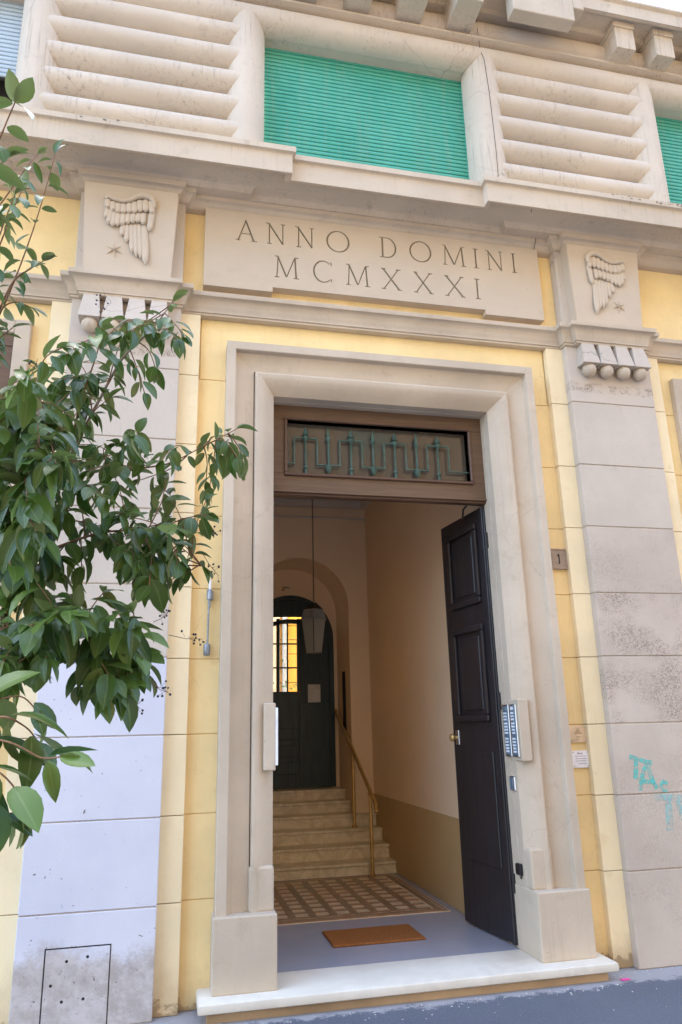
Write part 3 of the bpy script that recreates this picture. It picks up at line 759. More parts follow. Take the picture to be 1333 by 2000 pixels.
bm = bmesh.new(); bm_sweep(bm, [(-HX+.001, 3.79), (-HX+.001, .36), (HX-.001, .36), (HX-.001, 3.79), (-HX+.001, 3.79)][::-1], [(0, 4.16), (-.0, 4.16)], False) if False else None
for x0, x1, y0, y1, z0, z1 in ((-HX, HX, 3.70, 3.80, 4.245, 4.33), (-HX, HX, 3.76, 3.80, 4.10, 4.125), (HX-.09, HX, .30, 3.70, 4.245, 4.33)):
    box('ceiling_moulding', CEIL, ce, x0+.0005, x1-.0005, y0, y1-.0005, z0, z1, .012)
def arch_pts(cx, r, spring, z0, n=20):
    return [(cx-r, z0)]+[(cx-r*math.cos(math.pi*i/n), spring+r*math.sin(math.pi*i/n)) for i in range(n+1)]+[(cx+r, z0)]
def arch_wall(name, m, x0, x1, z0, z1, y0, y1, cx, r, spring, parent=None):
    bm = bmesh.new(); pts = arch_pts(cx, r, spring, z0); n = len(pts)
    def outer(i):
        x, z = pts[i]
        if i == 0: return (x0, z0)
        if i == n-1: return (x1, z0)
        t = (i-1)/(n-3)
        per = (spring+r-spring) ; 
        if t < .25: return (x0, spring+(z1-spring)*(t/.25))
        if t > .75: return (x1, z1-(z1-spring)*((t-.75)/.25))
        return (x0+(x1-x0)*(t-.25)/.5, z1)
    fi = [bm.verts.new((x, y0, z)) for x, z in pts]; fo = [bm.verts.new((outer(i)[0], y0, outer(i)[1])) for i in range(n)]; bi = [bm.verts.new((x, y1, z)) for x, z in pts]
    for i in range(n-1):
        bm.faces.new((fo[i], fo[i+1], fi[i+1], fi[i])); bm.faces.new((fi[i], fi[i+1], bi[i+1], bi[i]))
    return obj(name, bm, m, parent, 30)
ACX, AR, ASP = .0, .60, 3.0
hb = arch_wall('hall_wall_back', INNER, -HX, HX, FZ-.05, 4.34, 3.80, 4.5, ACX, AR, ASP); tag(hb, 'cream back wall with round arch over the stair head', None, None, 'structure')
hb2 = arch_wall('stair_head_wall', INNER, -.9, .9, .85, 4.34, 4.5, 4.62, ACX, .555, 2.70); tag(hb2, 'recessed arched wall around the inner door', None, None, 'structure')
# chequered tile carpet
tx0, tx1, ty0, ty1 = -.80, .775, 1.28, 2.93
bm = bmesh.new(); bm_box(bm, tx0, tx1, ty0, ty1, FZ, FZ+.004); obj('tile_bed', bm, CREAMT, fl)
def strip(n, m, x0, x1, y0, y1): box(n, m, fl, x0, x1, y0, y1, FZ+.002, FZ+.0075, .0008)
for x0, x1, y0, y1 in ((tx0+.012, tx1-.012, ty0+.012, ty0+.035), (tx0+.012, tx1-.012, ty1-.035, ty1-.012), (tx1-.035, tx1-.012, ty0+.036, ty1-.036), (tx0+.012, tx0+.035, ty0+.036, ty1-.036)): strip('border_strip', REDT, x0, x1, y0, y1)
for x0, x1, y0, y1 in ((tx0+.05, tx1-.05, ty0+.05, ty0+.10), (tx0+.05, tx1-.05, ty1-.10, ty1-.05), (tx1-.10, tx1-.05, ty0+.101, ty1-.101), (tx0+.05, tx0+.10, ty0+.101, ty1-.101)): strip('border_strip', BROWNT, x0, x1, y0, y1)
nx_, ny_ = 8, 9
cw, chh = (tx1-tx0-.24)/nx_, (ty1-ty0-.24)/ny_
def skew_tile(bx0, bx1, bd, sk):
    bm = bmesh.new(); z0, z1 = 0., .0065
    q = [(bx0, 0), (bx1, 0), (bx1+sk, bd), (bx0+sk, bd)]
    a = [bm.verts.new((x, y, z0)) for x, y in q]; b = [bm.verts.new((x, y, z1)) for x, y in q]
    bm.faces.new(b); bm.faces.new(a[::-1])
    for i in range(4): bm.faces.new((a[i], a[(i+1) % 4], b[(i+1) % 4], b[i]))
    return mesh_of(bm, 'tile')
TD = skew_tile(.0, cw*.36, chh*.96, 0.); TD.materials.append(BROWNT)
TS = skew_tile(.0, cw*.60, chh*.26, 0.); TS.materials.append(REDT)
for i in range(nx_):
    for j in range(ny_):
        x, y = tx0+.12+i*cw, ty0+.12+j*chh
        link('tile', TD, None, fl, Matrix.Translation((x, y, FZ+.002)))
        link('tile', TS, None, fl, Matrix.Translation((x+cw*.38, y, FZ+.002)))
# staircase
st = thing('staircase', 'pale veined marble steps rising to the inner door', 'stairs', (0, 2.96, FZ))
sn = [2.96, 3.205, 3.455, 3.69, 3.93, 4.18]; sz = [.27, .40, .53, .655, .775, .89]
for i in range(6):
    xw = HX-.008 if i < 4 else AR-.003
    zb = FZ-.02 if i == 0 else sz[i-1]-.022
    y1 = (sn[i+1]+.05) if i < 5 else 4.52
    s_ = part('step', st)
    bm = bmesh.new(); bm_box(bm, -xw, xw, sn[i]+.022, y1, zb, sz[i]-.030, .0); obj('riser_slab', bm, STEPMARB, s_)
    if i == 3:
        bm = bmesh.new(); bm_box(bm, -xw, xw, sn[i], 3.80-.001, sz[i]-.030, sz[i], .006); bm_box(bm, -AR+.004, AR-.004, 3.78, y1, sz[i]-.0305, sz[i]-.0008); obj('tread_slab', bm, STEPMARB, s_)
    else:
        bm = bmesh.new(); bm_box(bm, -xw, xw, sn[i], y1, sz[i]-.030, sz[i], .006); obj('tread_slab', bm, STEPMARB, s_)
# brass handrail
hr = thing('handrail', 'slim brass handrail on two posts beside the marble steps', 'handrail', (.558, 2.88, FZ))
RX = .558
bm = bmesh.new(); bm_tube(bm, [(RX, 2.66, .79), (RX, 2.68, .845), (RX, 2.88, .955), (RX, 3.57, 1.33), (RX-.01, 4.42, 1.785)], [.014, .020, .020, .020, .020], 10); obj('rail', bm, BRASS, hr, 60)
for y, z0, z1 in ((2.88, .155, .915), (3.60, .53, 1.32)):
    bm = bmesh.new(); bm_lathe(bm, [(.034, 0), (.034, .010), (.019, .022), (.0175, z1-z0-.03), (.024, z1-z0-.028), (.024, z1-z0)], (RX, y, z0), 12); obj('post', bm, BRASS, hr, 50)
    bm = bmesh.new(); bmesh.ops.create_uvsphere(bm, u_segments=12, v_segments=8, radius=.030, matrix=Matrix.Translation((RX, y, z1+.012))); obj('knuckle', bm, BRASS, hr, 180)
for y, z in ((2.655, .785), (4.42, 1.785)):
    bm = bmesh.new(); bmesh.ops.create_uvsphere(bm, u_segments=12, v_segments=8, radius=.025, matrix=Matrix.Translation((RX, y, z))); obj('end_knob', bm, BRASS, hr, 180)
# inner glazed door
gd = thing('glazed_inner_door', 'dark blue-black arched inner door with small glass panes at the top of the steps', 'door', (0, 4.55, .89))
bm = bmesh.new(); pts = arch_pts(ACX, .55, 2.70, .893); pin = arch_pts(ACX, .49, 2.70, .893)
for (a, b), (c, d) in zip(zip(pts, pts[1:]), zip(pin, pin[1:])):
    v = [bm.verts.new((p[0], 4.47, p[1])) for p in (a, b, d, c)]; q = [bm.verts.new((p[0], 4.56, p[1])) for p in (a, b, d, c)]
    bm.faces.new(v); bm.faces.new(q[::-1]); bm.faces.new((v[2], v[3], q[3], q[2])); bm.faces.new((v[0], v[1], q[1], q[0]))
obj('frame', bm, INDOOR, gd, 30)
def gbox(n, x0, x1, y0, y1, z0, z1, m=INDOOR, bv=.003): return box(n, m, gd, x0, x1, y0, y1, z0, z1, bv)
gbox('lower_panel', -.50, .105, 4.50, 4.54, .885, 2.035); gbox('lower_panel', .1055, .50, 4.495, 4.54, .885, 1.9)
for z in (1.05, 1.25, 1.45): gbox('panel_slat', -.48, .09, 4.488, 4.50, z, z+.14, INDOOR, .006)
gbox('stile', .078, .108, 4.49, 4.54, 2.035, 2.95); gbox('stile', -.185, -.145, 4.49, 4.54, 2.035, 2.95); gbox('stile', .1085, .16, 4.485, 4.54, 1.9, 2.95)
gbox('stile', -.50, -.42, 4.49, 4.54, 2.035, 2.95)
gbox('glazing_bar', -.052, -.034, 4.505, 4.53, 2.035, 2.93, INDOOR, .002)
for z in (2.33, 2.63): gbox('glazing_bar', -.42, .078, 4.507, 4.528, z-.009, z+.009, INDOOR, .002)
gbox('right_leaf_panel', .16, .50, 4.505, 4.535, 1.9, 2.95, INDOOR)
bm = bmesh.new()
vv = [(-.49, 2.94)]+[(-.49+.98*i/16, 2.78+.17*math.sin(math.pi*(i+1.5)/19)) for i in range(17)]+[(.49, 2.94)]
up = arch_pts(ACX, .495, 2.70, 2.70)[1:-1]
lowr = [(-.50+1.0*i/20, 2.74+.15*math.sin(math.pi*i/20)) for i in range(21)]
a = [bm.verts.new((x, 4.49, z)) for x, z in lowr]; b = [bm.verts.new((x, 4.49, z+.055)) for x, z in lowr]; c = [bm.verts.new((x, 4.54, z)) for x, z in lowr]
for i in range(20): bm.faces.new((a[i], a[i+1], b[i+1], b[i])); bm.faces.new((a[i], c[i], c[i+1], a[i+1]))
obj('arched_rail', bm, INDOOR, gd)
bm = bmesh.new()
hb_ = [(-.45+.9*i/20, 2.955+.02*math.sin(math.pi*i/20)) for i in range(21)]; ut = [(.51*math.sin(math.radians(-62+124*i/20)), 2.70+.51*math.cos(math.radians(-62+124*i/20))) for i in range(21)]
a = [bm.verts.new((x, 4.525, z)) for x, z in hb_]; b = [bm.verts.new((x, 4.525, z)) for x, z in ut]
for i in range(20): bm.faces.new((a[i], a[i+1], b[i+1], b[i]))
obj('fanlight_panel', bm, INDOOR, gd)
gbox('pane', -.42, .08, 4.514, 4.518, 2.03, 2.95, GLASS, 0)
nt_ = box('paper_notice', PAPER, None, .215, .375, 4.500, 4.5035, 1.83+.05, 2.10+.02, .0); tag(nt_, 'white paper notice taped to the dark inner door', 'notice')
# wall niche on the stair (dark vertical slot) and small light point over the arch
sl_ = box('meter_cabinet_slot', DARKM, None, AR-.012, AR-.0015, 4.05, 4.18, 1.55, 2.25, .002); tag(sl_, 'narrow dark cabinet strip on the arch jamb by the steps', 'cabinet')
sp_ = thing('wall_spotlight', 'tiny unlit metal spotlight above the inner door', 'light', (-.10, 4.49, 3.33))
bm = bmesh.new(); bm_lathe(bm, [(.022, 0), (.022, .01), (.012, .02), (.010, .05), (.004, .055)], (-.10, 4.46, 3.31), 10); obj('lamp_head', bm, BRASS, sp_)
bm = bmesh.new(); bm_tube(bm, [(-.10, 4.505, 3.345), (-.09, 4.46, 3.35), (-.02, 4.44, 3.345)], .008, 6); obj('bracket', bm, GALV, sp_)
# lantern
la = thing('hanging_lantern', 'tapered frosted glass lantern hanging on a long chain in the hall', 'lantern', (.035, 3.1, 2.37))
LX, LY = .035, 3.1
def frustum(bm, x, y, r0, z0, r1, z1, n=6):
    a = [bm.verts.new((x+r0*math.cos(math.pi*2*k/n+.3), y+r0*math.sin(math.pi*2*k/n+.3), z0)) for k in range(n)]; b = [bm.verts.new((x+r1*math.cos(math.pi*2*k/n+.3), y+r1*math.sin(math.pi*2*k/n+.3), z1)) for k in range(n)]
    for k in range(n): bm.faces.new((a[k], a[(k+1) % n], b[(k+1) % n], b[k]))
    return a, b
bm = bmesh.new(); a, b = frustum(bm, LX, LY, .10, 2.38, .155, 2.74); bm.faces.new(a[::-1]); obj('glass_shade', bm, LAMPG, la)
bm = bmesh.new(); a, b = frustum(bm, LX, LY, .165, 2.74, .15, 2.765); frustum(bm, LX, LY, .15, 2.765, .12, 2.85); bm.faces.new(a[::-1]); obj('collar', bm, GALV, la)
bm = bmesh.new(); a, b = frustum(bm, LX, LY, .12, 2.85, .03, 2.93); bm.faces.new(b); obj('cap', bm, DARKM, la)
for k in range(6):
    an = math.pi*2*k/6+.3; bm = bmesh.new(); bm_tube(bm, [(LX+.101*math.cos(an), LY+.101*math.sin(an), 2.375), (LX+.157*math.cos(an), LY+.157*math.sin(an), 2.745)], .005, 5); obj('rib', bm, DARKM, la)
link_bm = bmesh.new(); bm_tube(link_bm, [(.007*math.cos(t), 0, .02*math.sin(t)) for t in [math.pi*2*i/10 for i in range(10)]], .0028, 5, False, True); LINKM = mesh_of(link_bm, 'chain_link', 180); LINKM.materials.append(DARKM)
z = 2.945; i = 0
while z < 4.33:
    link('chain_link', LINKM, None, la, Matrix.Translation((LX, LY, z)) @ Matrix.Rotation((i % 2)*math.pi/2+.3, 4, 'Z')); z += .033; i += 1
# courtyard beyond the inner door
bm = bmesh.new(); bm_box(bm, -4, 5, 4.63, 9., .75, .88); cf = obj('courtyard_ground', bm, FLOORM); tag(cf, 'courtyard ground behind the inner door', None, None, 'structure')
cw_ = thing('courtyard_house', 'bright yellow courtyard wall seen through the inner door panes', 'building', (.4, 8.2, .88))
z = .88
while z < 6.0:
    box('block', COURT, cw_, -3.5, 4.5, 8.0, 8.4, z, z+.235, .008); z += .245
bm = bmesh.new(); bm_box(bm, -3.4, 4.4, 8.03, 8.35, .88, 6.1); obj('wall_core', bm, DARKM, cw_)
bm = bmesh.new(); bm_tube(bm, [(.44, 7.93, .88), (.44, 7.93, 6)], .05, 10); obj('downpipe', bm, GALV, cw_, 60)
box('window_surround', TRIM, cw_, .10, .36, 7.94, 8.02, 1.6, 4.6, .006)
cp = thing('courtyard_shrub', 'small green shrub at the foot of the courtyard wall', 'shrub', (.45, 7.3, .88))
bm = bmesh.new()
for i in range(160):
    p = Vector((.45+random.gauss(0, .22), 7.3+random.gauss(0, .2), .9+abs(random.gauss(.75, .38)))); s = .09
    d = Vector((random.uniform(-1, 1), random.uniform(-1, 1), random.uniform(-.5, 1))).normalized(); u = d.orthogonal().normalized()
    bm.faces.new([bm.verts.new(q) for q in (p, p+d*s*.5+u*s*.25, p+d*s, p+d*s*.5-u*s*.25)])
obj('foliage', bm, PLANTM, cp)
bm = bmesh.new(); bm_tube(bm, [(.45, 7.3, .88), (.44, 7.3, 1.7)], [.02, .008], 6); obj('stem', bm, BARK, cp)

# ------------------------------------------------------------------ fittings on the walls
# intercom
ic = thing('intercom_panel', 'two-column steel doorbell panel with white name buttons on the right jamb', 'intercom', (.83, 0, 1.37))
for y0, y1 in ((.012, .112), (-.100, -.004)):
    c = part('button_column', ic)
    box('backplate', STEEL, c, .822, .837, y0, y1, 1.372, 1.722, .003)
    box('face', PANELDK, c, .8185, .8225, y0+.014, y1-.020, 1.382, 1.712, .001)
    for k, z in enumerate([1.40+.021*i for i in range(5)]+[1.523+.021*i for i in range(4)]+[1.613+.021*i for i in range(3)]):
        box('name_button', BTN, c, .814, .8195, y0+.022, y1-.028, z, z+.013, .0015)
    box('speaker_grille' if y0 > 0 else 'camera_window', PANELDK if y0 > 0 else BTN, c, .8145, .8195, y0+.024, y1-.032, 1.682, 1.705, .002)
    for z in (1.378, 1.715):
        bm = bmesh.new(); bm_tube(bm, [(.8195, (y0+y1)/2-.003, z), (.816, (y0+y1)/2-.003, z)], .004, 8); obj('screw', bm, BLACK, c)
rd = thing('card_reader', 'small steel card reader below the doorbell panel', 'card reader', (.84, .04, 1.15))
box('housing', STEEL, rd, .822, .8475, .005, .082, 1.150, 1.243, .005); box('keypad', PANELDK, rd, .819, .8225, .03, .078, 1.158, 1.235, .001)
kp = thing('black_door_stop', 'small black rubber-edged catch low on the right door jamb', 'door catch', (.83, .06, .61))
box('catch_body', BLACK, kp, .815, .8475, .022, .095, .618, .690, .010); bm = bmesh.new(); bm_tube(bm, [(.826, .03, .62), (.824, .028, .600)], .006, 6); obj('pin', bm, BLACK, kp)
lb_ = thing('letter_slot_box', 'white edged flat box on the left door jamb', 'mailbox', (-.83, -.05, 1.35))
box('housing', WPLATE, lb_, -.838, -.822, -.125, .05, 1.375, 1.725, .003); box('flap', STEEL, lb_, -.823, -.818, -.10, .03, 1.60, 1.64, .001)
# house number
hn = thing('house_number_tile', 'square brown stone tile carved with the number 1', 'house number', (1.32, 0, 2.69))
box('tile', TILEM, hn, 1.258, 1.386, -.022, .004, 2.696, 2.852, .004)
for x0, x1, z0, z1 in ((1.258, 1.386, 2.840, 2.8525), (1.258, 1.386, 2.6955, 2.708), (1.2575, 1.268, 2.708, 2.840), (1.376, 1.3865, 2.708, 2.840)): box('rim', TILEM, hn, x0, x1, -.027, -.018, z0, z1, .002)
bm = bmesh.new(); bm_box(bm, 1.317, 1.327, -.0245, -.02, 2.735, 2.815, .0015); bm_box(bm, 1.309, 1.317, -.0242, -.02, 2.795, 2.804, .001); obj('numeral', bm, DARKM, hn)
# plaques
p1 = thing('brass_plaque', 'tarnished brass plaque with a small triangular emblem above the white plaque', 'plaque', (1.34, 0, 1.45))
box('plate', BRASSP, p1, 1.262, 1.398, -.014, .004, 1.452, 1.566, .002)
bm = bmesh.new()
for i in range(5): bm_box(bm, 1.328-.006-.006*i, 1.328+.006+.006*i, -.0152, -.0135, 1.543-.008*i, 1.5465-.008*i)
bm_box(bm, 1.310, 1.346, -.0152, -.0135, 1.490, 1.493); bm_box(bm, 1.314, 1.342, -.0152, -.0135, 1.482, 1.4845); obj('emblem', bm, BRASSINK, p1)
for z, x0, x1 in ((1.470, 1.27, 1.33), (1.462, 1.27, 1.318)): box('text_line', BRASSINK, p1, x0, x1, -.0152, -.0135, z, z+.0028, 0)
p2 = thing('white_plaque', 'white enamel plaque with key logo and grey lines screwed to the yellow wall', 'plaque', (1.33, 0, 1.28))
box('plate', WPLATE, p2, 1.262, 1.396, -.016, .004, 1.284, 1.398, .002)
for x in (1.273, 1.385):
    for z in (1.295, 1.388):
        for pl in (p2,):
            bm = bmesh.new(); bm_tube(bm, [(x, -.014, z), (x, -.0185, z)], .0042, 8); obj('screw', bm, GALV, pl)
for x, z in ((1.273, 1.463), (1.387, 1.463), (1.387, 1.555)):
    bm = bmesh.new(); bm_tube(bm, [(x, -.012, z), (x, -.017, z)], .0042, 8); obj('screw', bm, GALV, p1)
bm = bmesh.new(); bm_tube(bm, [(1.312+.006*math.cos(t), -.0168, 1.380+.006*math.sin(t)) for t in [math.pi*2*i/10 for i in range(10)]], .0015, 5, False, True); bm_box(bm, 1.318, 1.345, -.0175, -.0158, 1.3787, 1.3815); bm_box(bm, 1.338, 1.341, -.0175, -.0158, 1.374, 1.379); obj('key_logo', bm, BLACK, p2)
for z, x0, x1 in ((1.360, 1.285, 1.372), (1.343, 1.288, 1.370), (1.328, 1.290, 1.366), (1.310, 1.302, 1.372)):
    x = x0
    while x < x1:
        l_ = random.uniform(.006, .018); box('text_mark', INK, p2, x, min(x1, x+l_), -.0172, -.0155, z, z+.0038, 0); x += l_+.003
# tubular wall fitting left of the portal
fx = -1.273
ro = thing('wall_lamp_rod', 'thin vertical metal rod fitting with cylinder ends on the yellow wall left of the portal', 'wall fitting', (fx, -.03, 2.06))
bm = bmesh.new(); bm_tube(bm, [(fx, -.03, 2.08), (fx+.003, -.03, 2.44)], .006, 8); obj('rod', bm, GALV, ro, 60)
bm = bmesh.new(); bm_lathe(bm, [(.015, 0), (.022, .006), (.022, .068), (.016, .075)], (fx-.003, -.03, 2.062), 14); obj('lower_socket', bm, GALV, ro, 50)
bm = bmesh.new(); bm_lathe(bm, [(.008, 0), (.009, .05), (.018, .055), (.018, .115), (.012, .12)], (fx+.006, -.03, 2.375), 14); obj('upper_socket', bm, GALV, ro, 50)
box('clip', GALV, ro, fx-.002, fx+.030, -.035, .002, 2.425, 2.485, .003)
bm = bmesh.new(); bm_lathe(bm, [(.010, 0), (.011, .05), (.007, .065)], (fx+.008, -.03, 2.495), 12); obj('glass_tip', bm, WPLATE, ro, 50)
# hatch in the left pilaster
ha = thing('utility_hatch', 'flaking grey cover plate with drilled holes at the foot of the left pilaster', 'hatch', (-1.94, -.13, GZ))
bm = bmesh.new(); bm_box(bm, -2.112, -1.772, -.1235, -.118, GZ, .448); hb3 = mesh_of(bm, 'cover_plate')
holes = [(-2.0, .385), (-1.89, .40), (-2.075, .272), (-2.012, .19), (-1.90, .195)]
cb = bmesh.new()
for x, z in holes: bm_tube(cb, [(x, -.16, z), (x, -.1195, z)], .0085, 12)
hm = boolean_cut(hb3, mesh_of(cb, 'c'), 'cover_plate'); hm.materials.clear(); hm.materials.append(WHITEP); link('cover_plate', hm, None, ha)
for x, z in holes:
    bm = bmesh.new(); bm_tube(bm, [(x, -.1200, z), (x, -.1192, z)], .0080, 12); obj('hole_dark_disc', bm, BLACK, ha)  # black disc paints the dark inside each drilled hole
bm = bmesh.new(); bm_box(bm, -2.120, -1.766, -.1214, -.118, GZ, .455); obj('rebate', bm, DARKM, ha)
# graffiti on the right pilaster (strokes of paint)
def ribbon(name, m, strokes, parent):
    bm = bmesh.new()
    for q, (pts, wd) in enumerate(strokes):
        P = [Vector(p) for p in pts]; a, b = [], []
        for i, p in enumerate(P):
            t = (P[min(i+1, len(P)-1)]-P[max(i-1, 0)]).normalized(); n = Vector((-t.y, t.x)); ww = wd/2*random.uniform(.8, 1.2)
            yy = PILY-.0012-.0003*q
            a.append(bm.verts.new((p.x+n.x*ww, yy, p.y+n.y*ww))); b.append(bm.verts.new((p.x-n.x*ww, yy, p.y-n.y*ww)))
        for i in range(len(P)-1): bm.faces.new((a[i], b[i], b[i+1], a[i+1]))
    return obj(name, bm, m, parent)
ga = thing('graffiti_tag', 'turquoise spray-painted scrawl on the right pilaster', 'graffiti', (1.75, -.123, 1.1))
ribbon('spray_letters', TEALG, [([(1.642, 1.352), (1.70, 1.335), (1.76, 1.315), (1.812, 1.305)], .035), ([(1.69, 1.332), (1.682, 1.27), (1.668, 1.205)], .036), ([(1.692, 1.128), (1.715, 1.20), (1.748, 1.27), (1.77, 1.30)], .034), ([(1.775, 1.305), (1.785, 1.24), (1.81, 1.165), (1.828, 1.135)], .036), ([(1.70, 1.19), (1.75, 1.185), (1.82, 1.172)], .026), ([(1.912, 1.165), (1.885, 1.18), (1.862, 1.158), (1.868, 1.125), (1.905, 1.118)], .026)], ga)
ribbon('faded_letters', PALEG, [([(1.80, 1.085), (1.87, 1.075), (1.95, 1.07), (2.05, 1.06)], .045), ([(1.90, 1.07), (1.895, .98), (1.885, .86)], .05), ([(1.97, 1.05), (2.0, .95), (2.04, .84)], .05)], ga)
# doormat
ma = thing('doormat', 'rust-orange coir doormat on the grey hall floor', 'doormat', (0, .75, FZ))
box('mat', COIR, ma, -.345, .315, .555, .955, FZ+.0005, FZ+.016, .005)
pts = []
for i in range(240):
    x = rc.uniform(-2.6, 2.7); y = (-.30 if abs(x) < 1.26 else -.13)-abs(rc.gauss(0, .05))
    pts.append(((x, y, GZ+.001), rc.uniform(.001, .0045)))
for i in range(80): pts.append(((rc.uniform(-1.5, 2.4), rc.uniform(-1.6, -.35), GZ+.0005), rc.uniform(.001, .004)))
gt = lumps('plaster_grit', plaster('pale_plaster_grit', (.62, .58, .53), .25, (.3, .27, .24), .5), pts, None); tag(gt, 'pale plaster grit scattered along the foot of the wall', 'grit')
pk = thing('pink_litter', 'scrap of bright pink plastic on the asphalt by the right pilaster', 'litter', (1.325, -.262, GZ))
bm = bmesh.new(); bm_box(bm, 1.300, 1.355, -.275, -.248, GZ+.001, GZ+.008, .003); bm_box(bm, 1.35, 1.37, -.266, -.255, GZ+.001, GZ+.005, .002); obj('scrap', bm, PINK, pk)

